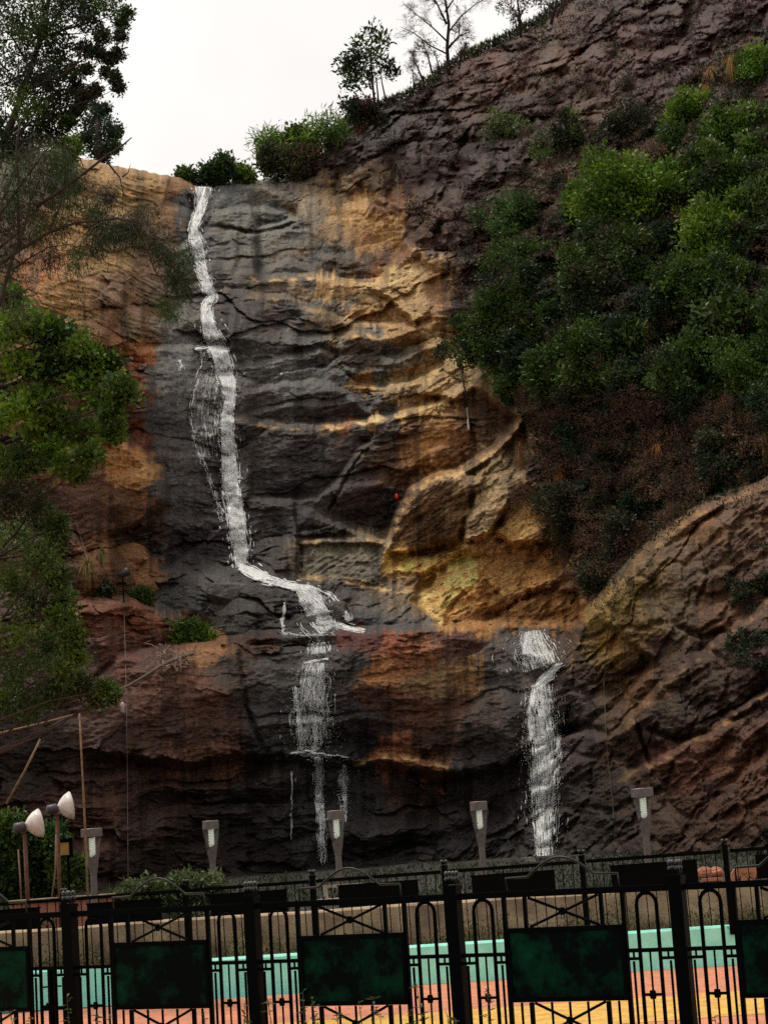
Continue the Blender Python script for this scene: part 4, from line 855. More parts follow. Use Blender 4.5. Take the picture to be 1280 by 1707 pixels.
def dry_shrub(name, u, v, rpx, label, group, seed, leafy=0.4, cols=DRYB, Y=None, n=9, lev=3):
    rs = np.random.RandomState(seed); p = surf(u, v)[0] if Y is None else pt(np.array([u]), np.array([v]), np.array([Y]))[0]
    R = rpx * p[1] / F_PX; root = p + np.array([0, 0.2, -0.5 * R])
    o = empty(name, root, label, 'shrub', group); mb = MB(); tips = []
    for k in range(n):
        d = rs.normal(size=3); d[2] = abs(d[2]) * 0.9 + 0.5; d[1] = -abs(d[1]) * 0.8; d /= np.linalg.norm(d)
        e = d * R * rs.uniform(0.8, 1.4); P = branch_mb(mb, (0, 0, 0), e, 0.022, 0.009, rs, n=4); tips += P[2:]
        twigs(mb, P, rs, lev, R * 0.55, 0.010, 0.7, 0.1, 3)
    mb.build('stems', M_DRYTWIG, o)
    me = foliage_mesh('foliage', [(*t, R * 0.34) for t in tips[::2]], 0.085, cols, rs, max(3, int(10 * leafy)), narrow=0.4)
    link('foliage', me, M_DRY, o); return o
M_DRYTWIG = simple_mat('dry_twig', (0.20, 0.115, 0.085), 0.9, 0.5, 5)
rs_ = np.random.RandomState(77)
def scatter(poly, n, dmin, seed):
    rs = np.random.RandomState(seed); x0 = min(p[0] for p in poly); x1 = max(p[0] for p in poly); y0 = min(p[1] for p in poly); y1 = max(p[1] for p in poly); P = []
    for _ in range(9000):
        if len(P) >= n: break
        u, v = rs.uniform(x0, x1), rs.uniform(y0, y1)
        if in_poly(poly, np.array([u]), np.array([v]))[0] and all((u - a) ** 2 + (v - b) ** 2 > dmin ** 2 for a, b in P): P.append((u, v))
    return P
DENSE = [(800,520),(900,440),(1010,440),(1100,470),(1150,430),(1290,480),(1400,520),(1400,640),(1290,660),(1100,650),(960,640),(870,650),(800,600)]
for k, (u, v) in enumerate(scatter(DENSE, 14, 60, 15)):
    dry_shrub('dry_shrub', u, v, rs_.uniform(34, 52), 'brown twiggy shrub showing between dark green ones in the thicket', 'brown shrubs inside the thicket', 640 + k, 1.4, DRYB + OLIVE, n=8, lev=2)
for k, (u, v) in enumerate(scatter(DENSE, 9, 90, 25)):
    shrub('broadleaf_shrub', u, v, rs_.uniform(26, 38), [(0.07, 0.13, 0.02), (0.05, 0.10, 0.02), (0.10, 0.13, 0.03)], 'looser broad leaved shrub poking out of the dark thicket', 'shrub', 'broad leaved shrubs in the thicket', 680 + k, 0.19, 7, 12, narrow=0.4)
for k, (u, v) in enumerate(scatter(DENSE, 38, 44, 5)):
    cols = [GREEN_M, GREEN_D, GREEN_M + GREEN_D, GREEN_M + GREEN_B[1:2], OLIVE + GREEN_M][k % 5]
    shrub('dense_shrub', u, v, rs_.choice([30, 38, 48, 58, 70]), cols, 'dark green shrub in the packed thicket covering the middle of the right slope', 'shrub', 'dark green shrubs packed on the right slope', 200 + k, 0.10, 32, 14, twig=False)
HIGH = [(980,470),(960,380),(1130,300),(1200,280),(1300,250),(1400,230),(1400,520),(1290,500),(1150,470)]
for k, (u, v) in enumerate(scatter(HIGH, 12, 62, 6)):
    shrub('dense_shrub', u, v, rs_.uniform(40, 58), [GREEN_D, GREEN_M, OLIVE + GREEN_M][k % 3], 'dark shrub filling a gap between the bright bushes of the upper right slope', 'shrub', 'dark shrubs between the bright bushes', 260 + k, 0.11, 28, 12, twig=False)
DRY = [(840,640),(960,640),(1100,650),(1290,650),(1400,640),(1400,770),(1280,790),(1180,835),(1120,872),(1050,925),(990,985),(960,940),(925,880),(900,830),(910,760),(880,700)]
for k, (u, v) in enumerate(scatter(DRY, 34, 50, 8)):
    if k % 3 == 0:
        shrub('dense_shrub', u, v, rs_.uniform(38, 55), [OLIVE, GREEN_D, OLIVE + DRYB][(k // 3) % 3], 'dusky olive shrub among the dry brush above the leaning slab', 'shrub', 'dusky shrubs among the dry brush', 300 + k, 0.09, 26, 12, twig=False)
    else:
        dry_shrub('dry_shrub', u, v, rs_.uniform(40, 55), 'brown dried out shrub of tangled twigs on the lower right slope', 'brown dry shrubs on the lower right slope', 300 + k, 1.6, DRYB + OLIVE)
UP = [(840,300),(900,330),(960,300),(1100,280),(1120,150),(1080,60),(1000,80),(960,180),(860,230),(800,330),(760,420),(740,500),(800,560),(800,400)]
for k, (u, v) in enumerate(scatter(UP, 17, 48, 9)):
    dry_shrub('dry_shrub', u, v, rs_.uniform(26, 42), 'small leafless shrub rooted in the cracks of the brown upper rock', 'leafless shrubs on the brown upper rock', 360 + k, 0.8, DRYB + OLIVE, n=7, lev=2)

def grass_tuft(name, u, v, h, wpx, cols, label, seed, n=160, hang=0.9, Y=None, group=None):
    """arching blades from one root"""
    rs = np.random.RandomState(seed); p = surf(u, v)[0] if Y is None else pt(np.array([u]), np.array([v]), np.array([Y]))[0]
    k_ = p[1] / F_PX; H = h * k_; W = wpx * k_; Vs = []; Fs = []; Cs = []; cols = np.array(cols)
    for i in range(n):
        a = rs.uniform(0, 2 * math.pi); out_ = rs.uniform(0.1, 1) * W; hh = H * rs.uniform(0.5, 1.0)
        hang_ = hang * rs.uniform(0.6, 1.5); t = np.linspace(0, 1, 5); x = np.cos(a) * out_ * t; y = np.sin(a) * out_ * t * 0.7 - 0.15 * t; z = hh * (1.6 * t - (1.0 + hang_ * 1.2) * t * t * hang_)
        wd = np.array([1, 1, .8, .5, .08]) * 0.008
        b = len(Vs) * 10
        Vs.append(np.stack([np.stack([x - wd * math.sin(a), y + wd * math.cos(a), z], -1), np.stack([x + wd * math.sin(a), y - wd * math.cos(a), z], -1)], 1).reshape(-1, 3))
        Fs += [(b + 2 * j, b + 2 * j + 1, b + 2 * j + 3, b + 2 * j + 2) for j in range(4)]
        Cs.append(np.repeat((cols[rs.randint(len(cols))] * rs.uniform(0.7, 1.3))[None], 10, 0))
    me = np_mesh(name, np.concatenate(Vs), Fs, np.clip(np.concatenate(Cs), 0, 1))
    o = link(name, me, M_DRY); o.location = p + np.array([0, -0.45, 0]); return tag(o, label, 'grass tuft', group)
grass_tuft('grass_tuft', 1182, 132, 26, 24, STRAW, 'lower pale straw grass plume drooping on the upper right slope', 1, 300)
grass_tuft('grass_tuft', 1214, 118, 34, 22, STRAW, 'upper pale straw grass plume hanging beside the olive bush', 2, 320)
grass_tuft('grass_tuft', 1172, 158, 16, 12, [(0.42, 0.2, 0.04)], 'small orange grass tuft under the straw plumes', 3, 120)
grass_tuft('grass_tuft', 932, 800, 36, 20, [(0.28, 0.11, 0.04), (0.22, 0.09, 0.035)], 'rusty brown grass tuft hanging above the green one', 4, 240)
grass_tuft('grass_tuft', 1092, 752, 16, 24, [(0.42, 0.2, 0.07), (0.3, 0.12, 0.05)], 'flat orange grass tuft in the dry brush', 5, 160)
grass_tuft('grass_tuft', 925, 885, 20, 18, [(0.25, 0.27, 0.04), (0.18, 0.2, 0.04)], 'yellow green grass tuft on the golden outcrop', 6, 160)
grass_tuft('grass_tuft', 866, 765, 46, 14, [(0.33, 0.17, 0.06), (0.2, 0.1, 0.04)], 'long ochre grass hanging off the edge of the slope', 7, 180)
grass_tuft('grass_tuft', 1270, 745, 36, 16, [(0.22, 0.2, 0.05)], 'olive grass tuft at the right picture edge', 8, 120)
grass_tuft('grass_tuft', 150, 950, 30, 26, [(0.3, 0.24, 0.08), (0.2, 0.14, 0.05)], 'straw and green grass clump left of the ochre boulder', 9, 260)
grass_tuft('grass_tuft', 175, 930, 30, 14, [(0.16, 0.15, 0.05)], 'olive grass clump on top of the ochre boulder', 10, 140)
grass_tuft('grass_tuft', 1205, 300, 30, 24, [(0.28, 0.17, 0.09), (0.2, 0.12, 0.07)], 'faded brown grass curtain between green bushes', 11, 200)

# ground cover that nobody could count
def cover(name, poly, n, size, cols, seed, label, narrow=0.4, keep=None, lift=0.25):
    rs = np.random.RandomState(seed); x0 = min(p[0] for p in poly); x1 = max(p[0] for p in poly); y0 = min(p[1] for p in poly); y1 = max(p[1] for p in poly)
    u = rs.uniform(x0, x1, n); v = rs.uniform(y0, y1, n); m = in_poly(poly, u + 14 * fbm(u / 30, v / 30, 3, seed), v + 14 * fbm(u / 30, v / 30, 3, seed + 5)); u, v = u[m], v[m]
    if keep is not None: m = fbm(u / 45, v / 45, 3, seed + 9) > keep; u, v = u[m], v[m]
    C = surf(u, v, lift * rs.rand(len(u))); cols = np.array(cols)
    patch = np.clip((fbm(u / 30, v / 30, 3, seed + 7) * 1.4 + 0.5 + 0.2 * rs.normal(size=len(u))), 0, 0.999); c = cols[(patch * len(cols)).astype(int)] * rs.uniform(0.6, 1.3, len(u))[:, None]
    me = np_mesh(name, leaf_quads(C, size, rs, 0.2, 0, narrow), quads(len(C)), np.repeat(np.clip(c, 0, 1), 4, 0))
    return tag(link(name, me, M_DRY), label, 'ground cover', kind='stuff')
cover('undergrowth', VEG_POLY, 260000, 0.13, GREEN_D + OLIVE + DRYB, 3, 'dark undergrowth beneath the shrubs of the right slope')
RIDGE = [(530,290),(570,215),(640,180),(760,110),(870,60),(960,0),(1290,-60),(1290,330),(1000,420),(900,480),(760,560),(740,440),(700,400),(640,330),(560,300)]
cover('undergrowth', RIDGE, 120000, 0.11, [(0.050, 0.030, 0.022), (0.065, 0.038, 0.03), (0.095, 0.052, 0.038), (0.045, 0.045, 0.022)], 4, 'thin dry growth clinging to the dark ridge', keep=0.03, lift=0.25)
EDGE = [(860,690),(910,700),(950,850),(1000,960),(1060,900),(1280,770),(1290,830),(1180,860),(1000,1030),(930,960),(880,860),(870,760)]
cover('undergrowth', DRY, 90000, 0.10, DRYB + [(0.16, 0.08, 0.05)], 15, 'brown brush filling the lower part of the right slope', narrow=0.18, keep=-0.12, lift=0.7)
cover('undergrowth', EDGE, 26000, 0.08, DRYB + OLIVE, 5, 'dry scrub along the edge of the right slope', keep=0.0)
cover('undergrowth', [(-100,420),(60,420),(260,560),(200,700),(100,800),(-100,800)], 16000, 0.08, OLIVE + GREEN_M, 6, 'thin green growth on the left slab', keep=0.12, lift=.1)
cover('undergrowth', [(1200,930),(1290,900),(1290,1120),(1210,1100),(1220,1010)], 9000, 0.10, GREEN_D + OLIVE, 7, 'dark creeper on the right slab', keep=0.05, lift=.2)
# fringe of grass along the skyline
u = rs_.uniform(525, 960, 5200); v = skyline(u) + 1.0; C = pt(u, v, depth(u, v) + 0.4); C[:, 2] += rs_.uniform(-0.15, 0.25, len(u))
col_ = np.array([(0.02, 0.02, 0.012), (0.05, 0.07, 0.02), (0.10, 0.12, 0.03), (0.03, 0.025, 0.02)])[rs_.randint(0, 4, len(u))]
tag(link('grass', np_mesh('grass', leaf_quads(C, 0.26, rs_, 0.9, 0, 0.16), quads(len(C)), np.repeat(col_, 4, 0)), M_LEAF), 'rough grass fringing the crest of the ridge', 'grass', kind='stuff')

# ================================================================== TREES
def tree(name, trunk, rtr, clumps, Y, size, cols, label, seed, per=26, bark=M_BARK, droop=0.0, narrow=0.5, branches=(), mat=None, cat='tree', shell=0.5, flat=0.8, var=0.3, connect=True, yj=0.05, group=None, fatc=1.0, lev=2):
    """trunk / clumps / branches in (u, v[, r]) at about the distance Y"""
    rs = np.random.RandomState(seed); size = size * (1.35 if droop < 0.5 else 1.0)
    T = [pt(np.array([a]), np.array([b]), np.array([Y]))[0] for a, b in trunk]; root = T[0]
    o = empty(name, root, label, cat, group); k_ = Y / F_PX
    mb = MB(); n = len(T); mb.tube([t - root for t in T], [rtr * (1 - 0.6 * i / (n - 1)) for i in range(n)], 8); mb.build('trunk', bark, o, True)
    cl_ = []; bm = MB(); spread = max(c[2] for c in clumps) * k_
    for (a, b, r) in clumps:
        p = pt(np.array([a]), np.array([b]), np.array([Y + rs.normal() * spread * 0.9]))[0] - root; cl_.append((*p, r * k_ * fatc))
        if connect:
            d = [np.linalg.norm(p + root - t) + (0 if t[2] < p[2] + root[2] else 3 * k_ * 40) for t in T]; i = int(np.argmin(d))
            P = branch_mb(bm, T[i] - root, p, rtr * 0.22, rtr * 0.05, rs, n=5); twigs(bm, P[2:], rs, 2, r * k_ * 0.9, rtr * 0.05, n=2)
    for bl in branches:
        pts_ = [pt(np.array([a]), np.array([b]), np.array([Y - 0.3]))[0] - root for a, b in bl[0]]; nn = len(pts_)
        bm.tube(pts_, [bl[1] * k_ * (1 - 0.75 * i / (nn - 1)) for i in range(nn)], 5)
        if len(bl) > 2: twigs(bm, [np.array(q) for q in pts_], rs, lev, bl[2] * k_, bl[1] * k_ * 0.3, n=4 if lev < 3 else 5)
    if bm.V: bm.build('branches', bark, o, True)
    me = foliage_mesh('crown', cl_, size, cols, rs, per, droop=droop, narrow=narrow, flat=flat, var=var, shell=shell)
    link('crown', me, mat or M_LEAF, o); return o

tree('tall_tree', [(-70,620),(-40,420),(0,260),(40,150),(70,60),(90,-40)], 0.17,
 [(180,12,26),(150,38,28),(203,40,13),(212,22,10),(120,15,34),(80,25,40),(35,15,44),(-10,20,50),(100,75,34),(60,85,40),(15,80,46),(-20,100,50),(140,82,20),(163,88,14),(195,92,11),(180,98,8),(118,125,24),(80,140,36),(30,150,42),(-20,170,50),(128,150,14),(134,176,12),(142,160,9),(178,121,6),(192,131,5),(198,146,5),(160,152,6),(145,116,4),(95,190,26),(60,195,34),(15,215,38),(112,205,12),(90,228,22),(55,238,26),(124,188,8),(200,60,9),(170,60,16),(155,-20,40),(200,-15,22),(60,-40,60),(-60,60,60),(20,45,40),(55,55,40),(90,50,36),(20,125,40),(60,120,40),(45,175,40),(80,175,34),(20,235,32),(-10,200,40),(100,110,30),(70,5,40),(110,-10,36),(10,-10,40),(150,10,26),(35,255,26),(75,215,30),(105,160,24)],
 64, 0.085, GREEN_D + OLIVE + GREEN_M, 'tall dark evergreen filling the upper left corner above the slab', 41, per=105, flat=0.75, shell=0.35,
 branches=[([(40,150),(100,128),(128,108),(138,80),(145,55)], 3), ([(128,108),(150,118),(178,120),(196,144)], 1.2), ([(60,130),(20,60),(22,20)], 2.5), ([(90,160),(140,152),(170,148)], 1.2), ([(8,330),(28,275),(33,235)], 3)])
tree('round_tree', [(168,300),(166,262),(165,225),(163,200)], 0.22,
 [(165,192,19),(150,208,18),(182,208,19),(167,226,22),(190,228,13),(146,230,14),(133,232,8),(182,248,14),(160,250,20),(192,246,9),(172,262,14),(158,180,8),(176,182,7),(196,218,6)],
 82, 0.10, GREEN_D + GREEN_M, 'smaller round crowned dark tree on the left brow', 42, per=70, shell=0.3)
tree('slender_tree', [(626,185),(621,140),(618,100),(620,60)], 0.06,
 [(620,52,8),(600,72,8),(638,72,7),(618,88,14),(632,100,12),(602,96,11),(590,84,7),(578,100,7),(588,118,8),(606,112,12),(624,118,13),(645,112,8),(655,120,6),(594,132,7),(578,142,5),(612,130,8),(635,62,5),(586,104,5),(572,118,4)],
 79, 0.16, GREEN_D + GREEN_M, 'slender small leafy tree with three thin stems on the ridge', 43, per=14, narrow=0.4, branches=[([(632,183),(628,140),(622,108)], 2), ([(645,178),(637,140),(632,110)], 2), ([(615,170),(602,150),(592,135)], 1)], shell=0.3)
tree('bare_tree', [(748,125),(745,80),(748,40),(742,0),(738,-40)], 0.085,
 [(715,95,14),(700,110,12),(770,75,12),(775,90,10),(760,55,10),(720,70,10),(700,80,8),(735,95,14),(690,130,12),(780,105,10)],
 78, 0.09, DRYB, 'bare branching tree with many fine twigs on the ridge skyline', 44, per=5, narrow=0.4,
 branches=[([(746,70),(720,45),(695,25),(672,5)], 1.7, 30), ([(746,55),(770,25),(795,5),(815,-5)], 1.7, 30), ([(745,90),(715,75),(690,55),(668,45)], 1.6, 32), ([(747,80),(765,60),(785,52)], 2.4, 30), ([(744,40),(730,10),(715,-20)], 2.4, 30), ([(720,122),(712,90),(700,60)], 2, 30), ([(705,135),(695,110),(682,95)], 2, 26), ([(765,115),(768,90),(780,70)], 2, 26), ([(690,145),(688,120),(680,105)], 1.6, 22), ([(735,125),(728,100),(722,80)], 1.6, 24), ([(742,20),(755,0),(765,-15)], 2, 26)], mat=M_DRY, connect=False, lev=4)
tree('feathery_tree', [(868,62),(866,30),(862,0),(860,-30)], 0.06,
 [(845,10,12),(858,20,12),(835,15,8),(870,8,10),(850,-8,14),(862,38,6),(858,28,6),(880,0,12),(840,0,10)], 77, 0.10, DRYB + OLIVE, 'thin feathery tree left of the clump at the top edge', 45, per=12, narrow=0.3,
 branches=[([(866,45),(860,20),(845,5)], 1.5, 20), ([(866,30),(875,10),(885,-5)], 1.5, 20)], mat=M_DRY, shell=0.2)
tree('feathery_tree', [(918,40),(924,15),(930,-10),(935,-40)], 0.07,
 [(920,8,10),(905,5,10),(935,10,9),(945,0,10),(900,-5,10),(915,22,7),(930,-12,12),(950,-10,10),(892,0,6)], 77, 0.10, DRYB + OLIVE, 'feathery many stemmed tree where the ridge leaves the top edge', 46, per=12, narrow=0.3,
 branches=[([(922,36),(915,12),(905,-8)], 1.5, 18), ([(928,30),(935,8),(948,-10)], 1.5, 18), ([(935,25),(942,5),(945,-15)], 1.5, 18)], mat=M_DRY, shell=0.2)
tree('sapling', [(903,72),(902,50),(900,36)], 0.02, [(900,38,5),(895,45,4),(906,46,4),(901,55,4)], 76, 0.14, OLIVE, 'tiny sapling standing alone on the ridge skyline', 47, per=5, narrow=0.3, connect=False)

# weeping tree close on the left
CAS_CL = [(215,372,12),(222,392,12),(232,375,10),(208,385,9),(163,376,12),(172,392,11),(185,390,10),(196,380,8),(128,416,16),(126,438,6),(84,414,10),(82,432,7),(60,318,30),(28,320,34),(88,296,24),(112,276,20),(98,335,18),(20,365,26),(48,352,24),(118,296,12),(8,300,34),(75,262,22),(42,280,28),(22,450,22),(288,430,14),(302,445,13),(312,425,10),(272,420,11),(297,468,11),(306,475,8),(176,322,6),(155,352,7),(172,345,6),(280,512,6),(158,408,5),(98,372,10),(12,490,16),(30,520,14),(240,352,8),(262,402,7),(108,262,14),(66,380,16),(285,455,9),(20,330,34),(50,300,30),(75,345,28),(105,310,24),(15,275,34),(60,250,28),(120,330,18),(35,395,22),(130,300,14),(0,380,28),(92,262,22),(10,430,22),(80,300,30)]
tree('weeping_tree', [(-110,1700),(-100,1100),(-80,800),(-60,560),(-50,420),(-45,250),(-40,60)], 0.16, CAS_CL, 28, 0.13, [(0.024, 0.042, 0.012), (0.034, 0.044, 0.014), (0.042, 0.036, 0.020), (0.04, 0.075, 0.014)],
 'near tree with dark drooping needle sprays reaching in from the left', 48, per=52, droop=0.75, narrow=0.07, flat=1.1, shell=0.1, connect=False,
 branches=[([(-60,520),(0,440),(32,417),(82,387),(125,372),(195,364),(235,372)], 4.5, 16), ([(-50,600),(0,507),(10,470),(25,420),(41,382),(50,340),(60,300)], 4.5, 20), ([(-50,440),(0,412),(40,382)], 4), ([(60,345),(95,322),(130,297),(175,262),(205,242),(220,229)], 4, 10),
 ([(178,268),(190,284),(200,295),(206,320),(205,350)], 2, 8), ([(204,295),(214,288),(218,274)], 1.6), ([(225,372),(232,385),(248,420),(258,450),(275,475),(280,522)], 2.6, 14), ([(-40,510),(0,500),(30,490),(55,477)], 2.6, 6), ([(20,450),(50,430),(82,412),(125,406)], 2.2, 12), ([(60,400),(75,392),(120,368),(122,340)], 1.6, 8), ([(32,417),(30,300),(28,240),(34,200)], 3, 14), ([(82,387),(100,345),(110,290),(112,250)], 2.4, 12),([(125,372),(160,380),(172,400)], 1.4, 8),([(255,440),(285,420),(300,400)], 1.4, 9),([(-45,420),(20,330),(70,260),(100,225)], 3.4, 14)])
tree('leafy_tree', [(-130,1600),(-110,1100),(-90,900),(-70,760),(-50,650),(-40,560)], 0.14,
 [(20,540,34),(60,548,32),(98,560,30),(135,585,30),(165,622,30),(196,648,18),(214,655,9),(130,640,30),(85,610,36),(35,610,40),(60,670,36),(15,690,38),(105,700,30),(140,722,24),(148,760,16),(130,785,14),(85,755,24),(40,770,30),(5,770,36),(186,690,14),(182,606,14),(190,720,9),(20,500,18),(-30,560,40),(-40,660,40),(172,668,16),(70,720,26),(150,600,16),(110,780,14)],
 31, 0.07, [(0.11, 0.20, 0.015), (0.075, 0.14, 0.014), (0.045, 0.085, 0.014), (0.14, 0.23, 0.02)], 'bright green leafy tree leaning in from the left halfway up', 49, per=95, narrow=0.6, shell=0.2, flat=0.7, fatc=1.25)
tree('shaded_tree', [(-130,1700),(-110,1300),(-80,1100),(-50,950),(-40,850)], 0.14,
 [(15,835,40),(60,845,30),(95,880,16),(25,895,38),(70,935,32),(95,965,18),(20,975,40),(60,1005,38),(105,1030,20),(122,1060,14),(30,1055,42),(80,1075,34),(35,1125,40),(105,1120,26),(138,1145,20),(88,1155,24),(162,1162,11),(178,1150,6),(105,1000,18),(0,1170,34),(-40,900,40),(-40,1050,40),(40,1180,26),(100,905,12),(185,1160,5),(125,1095,14)],
 31.5, 0.06, [(0.055, 0.095, 0.018), (0.04, 0.065, 0.016), (0.075, 0.125, 0.018), (0.05, 0.055, 0.022)], 'darker loose leaved tree under the bright one at the left edge', 50, per=110, narrow=0.45, shell=0.1, flat=0.9, droop=0.1, fatc=1.3)

# ================================================================== POLES, BRANCHES, CABLES
M_WOOD = simple_mat('weathered_pole', (0.30, 0.17, 0.09), 0.85, 0.5, 9, bump=0.3)
M_BLACK = simple_mat('black_iron', (0.0016, 0.0020, 0.0022), 0.55, 0.3, 20, spec=0.035)
M_CABLE = simple_mat('cable', (0.03, 0.03, 0.028), 0.6, 0.2, 5)
M_PALECABLE = simple_mat('grey_cable', (0.14, 0.12, 0.11), 0.6, 0.2, 5)
def pole(name, pts_, rpx, Y, mat, label, cat, n=6, taper=0.7):
    P = [pt(np.array([a]), np.array([b]), np.array([Y if not hasattr(Y, '__len__') else Y[i]]))[0] for i, (a, b) in enumerate(pts_)]
    mb = MB(); y0 = P[0][1]; nn = len(P); o0 = P[0]
    mb.tube([p - o0 for p in P], [rpx * y0 / F_PX * (1 - (1 - taper) * i / max(1, nn - 1)) for i in range(nn)], n)
    o = mb.build(name, mat, None, True); o.location = o0; return tag(o, label, cat)
pole('bamboo_pole', [(148,1530),(145,1440),(141,1350),(137,1270),(133,1188)], 2.5, 35.6, M_WOOD, 'tall thin bamboo pole standing upright left of the garden lamps', 'pole')
pole('bamboo_pole', [(12,1340),(42,1285),(68,1232)], 2.6, 44, M_WOOD, 'slanting pole leaning on the rock above the floodlights', 'pole')
pole('bare_branch', [(0,1222),(60,1208),(110,1195),(135,1188)], 1.6, 34, M_WOOD, 'thin bare branch crossing above the slanting pole', 'branch')
def surf_line(pts_, off):
    return [surf(a, b, off)[0] for a, b in pts_]
def cable(name, pts_, rpx, off, mat, label, cat='cable', sub=8):
    P = []
    for (a, b), (c, d) in zip(pts_[:-1], pts_[1:]):
        for k in range(sub): P.append((a + (c - a) * k / sub, b + (d - b) * k / sub))
    P.append(pts_[-1]); Q = surf_line(P, off); Yy = np.array([q[1] for q in Q])
    for _ in range(6): Yy[1:-1] = np.minimum(Yy[1:-1], 0.5 * (Yy[:-2] + Yy[2:]))
    Q = [pt(np.array([a]), np.array([b]), np.array([y]))[0] for (a, b), y in zip(P, Yy)]
    mb = MB(); o0 = Q[0]; mb.tube([q - o0 for q in Q], rpx * Yy[0] / F_PX, 5); o = mb.build(name, mat, None, True); o.location = o0
    return tag(o, label, cat)
cable('cable', [(207,1005),(211,1150),(213,1300),(214,1480)], 0.45, 0.15, M_PALECABLE, 'thin grey cable running straight down under the spotlight post')
cable('cable', [(1066,905),(1030,970),(1012,1060),(1006,1140),(1012,1260),(1024,1370)], 0.6, 0.12, M_CABLE, 'thin black cable trailing down the right slab')
cable('cable', [(128,872),(138,905),(147,935)], 0.7, 0.1, M_PALECABLE, 'short grey cable on the round brown boulder face')
cable('cable', [(662,280),(664,350),(667,400)], 0.5, 0.1, M_PALECABLE, 'fine wire on the ochre slab at the ridge foot')

def local_thing(name, u, v, Y, label, cat, group=None):
    p = pt(np.array([u]), np.array([v]), np.array([Y]))[0]; return empty(name, p, label, cat, group), p
# dropped branch with its torn roots
p0 = surf(330, 1088, 0.3)[0]; o = empty('fallen_branch', p0, 'fallen pale branch with torn roots lying on the ledge', 'branch')
mb = MB(); Q = [surf(a, b, 0.35)[0] - p0 for a, b in ((322,1090),(300,1096),(275,1106),(250,1122),(215,1143),(185,1157))]
mb.tube(Q, [0.055, 0.06, 0.05, 0.045, 0.035, 0.02], 6); mb.build('stem', M_PALEBARK, o, True)
rs = np.random.RandomState(3); mb = MB()
for k in range(60):
    c = surf(rs.uniform(262, 318), rs.uniform(1085, 1112), 0.35)[0] - p0; d = rs.normal(size=3) * 0.22; d[2] -= 0.08; branch_mb(mb, c, c + d, 0.016, 0.006, rs, wob=0.3, n=5)
M_ROOT = simple_mat('torn_root', (0.42, 0.28, 0.2), 0.85, 0.5, 9); mb.build('roots', M_ROOT, o)
# cloth scrap
p0 = surf(205, 1180, 0.2)[0]; mb = MB(); mb.lathe((0, 0, 0), [(0.01, -0.16), (0.07, -0.1), (0.05, 0.0), (0.09, 0.06), (0.05, 0.12), (0.01, 0.16)], 7)
o = mb.build('cloth_scrap', simple_mat('pale_cloth', (0.55, 0.42, 0.36), 0.9, 0.3, 12), None, True); o.location = p0; tag(o, 'small crumpled pale cloth scrap caught on the left wall', 'rag')
# spotlight on a thin post
p0 = surf(207, 1003, 0.25)[0]; o = empty('spotlight', p0, 'thin post with a small dark spotlight on the left ledge', 'spotlight')
k_ = p0[1] / F_PX; mb = MB(); mb.tube([(0, 0, -0.1), (0.0, 0, 44 * k_)], 0.022, 6); mb.build('post', M_BLACK, o)
mb = MB(); Mx = Matrix.Rotation(RAD(65), 3, 'Y'); mb.lathe((0.05, 0, 48 * k_), [(0.04, -0.18), (0.09, -0.12), (0.13, 0.1), (0.12, 0.16)], 14, Mx); mb.build('lamp_head', simple_mat('dark_paint', (0.03, 0.03, 0.035), 0.4), o, True)
# hanging hose by the slope
p0 = surf(765, 606, 0.3)[0]; o = empty('hanging_hose', p0, 'dark hose hanging down the golden rock with a pale end', 'hose')
L_ = [surf(a, b, 0.25)[0] - p0 for a, b in ((765,606),(770,630),(776,655),(778,680))]; mb = MB(); mb.tube(L_, 0.03, 6); mb.lathe((0, -0.02, 0.0), [(0.02, -0.15), (0.09, -0.1), (0.09, 0.12), (0.02, 0.16)], 10); mb.build('hose', M_CABLE, o, True)
L_ = [surf(a, b, 0.25)[0] - p0 for a, b in ((778,680),(780,700),(781,716))]; mb = MB(); mb.tube(L_, 0.045, 6); mb.build('pale_end', simple_mat('pale_plastic', (0.6, 0.58, 0.45), 0.6), o, True)
# red marker
p0 = surf(661, 828, 0.2)[0]; mb = MB(); mb.lathe((0, 0, 0), [(0.015, -0.09), (0.05, -0.05), (0.055, 0.03), (0.03, 0.08), (0.01, 0.1)], 10); o = mb.build('marker', simple_mat('red_paint', (0.8, 0.02, 0.03), 0.5, 0.1), None, True); o.location = p0; tag(o, 'tiny bright red marker on the dark middle wall', 'marker')
# golf-ball sized white spot on the grey rock
p0 = surf(469, 624, 0.1)[0]; mb = MB(); mb.lathe((0, 0, 0), [(0.01, -0.05), (0.045, -0.02), (0.045, 0.025), (0.01, 0.05)], 8); o = mb.build('white_bottle', simple_mat('white_plastic', (0.8, 0.8, 0.5), 0.5, 0.1), None, True); o.location = p0; tag(o, 'tiny white bottle lodged on the grey middle slab', 'bottle')

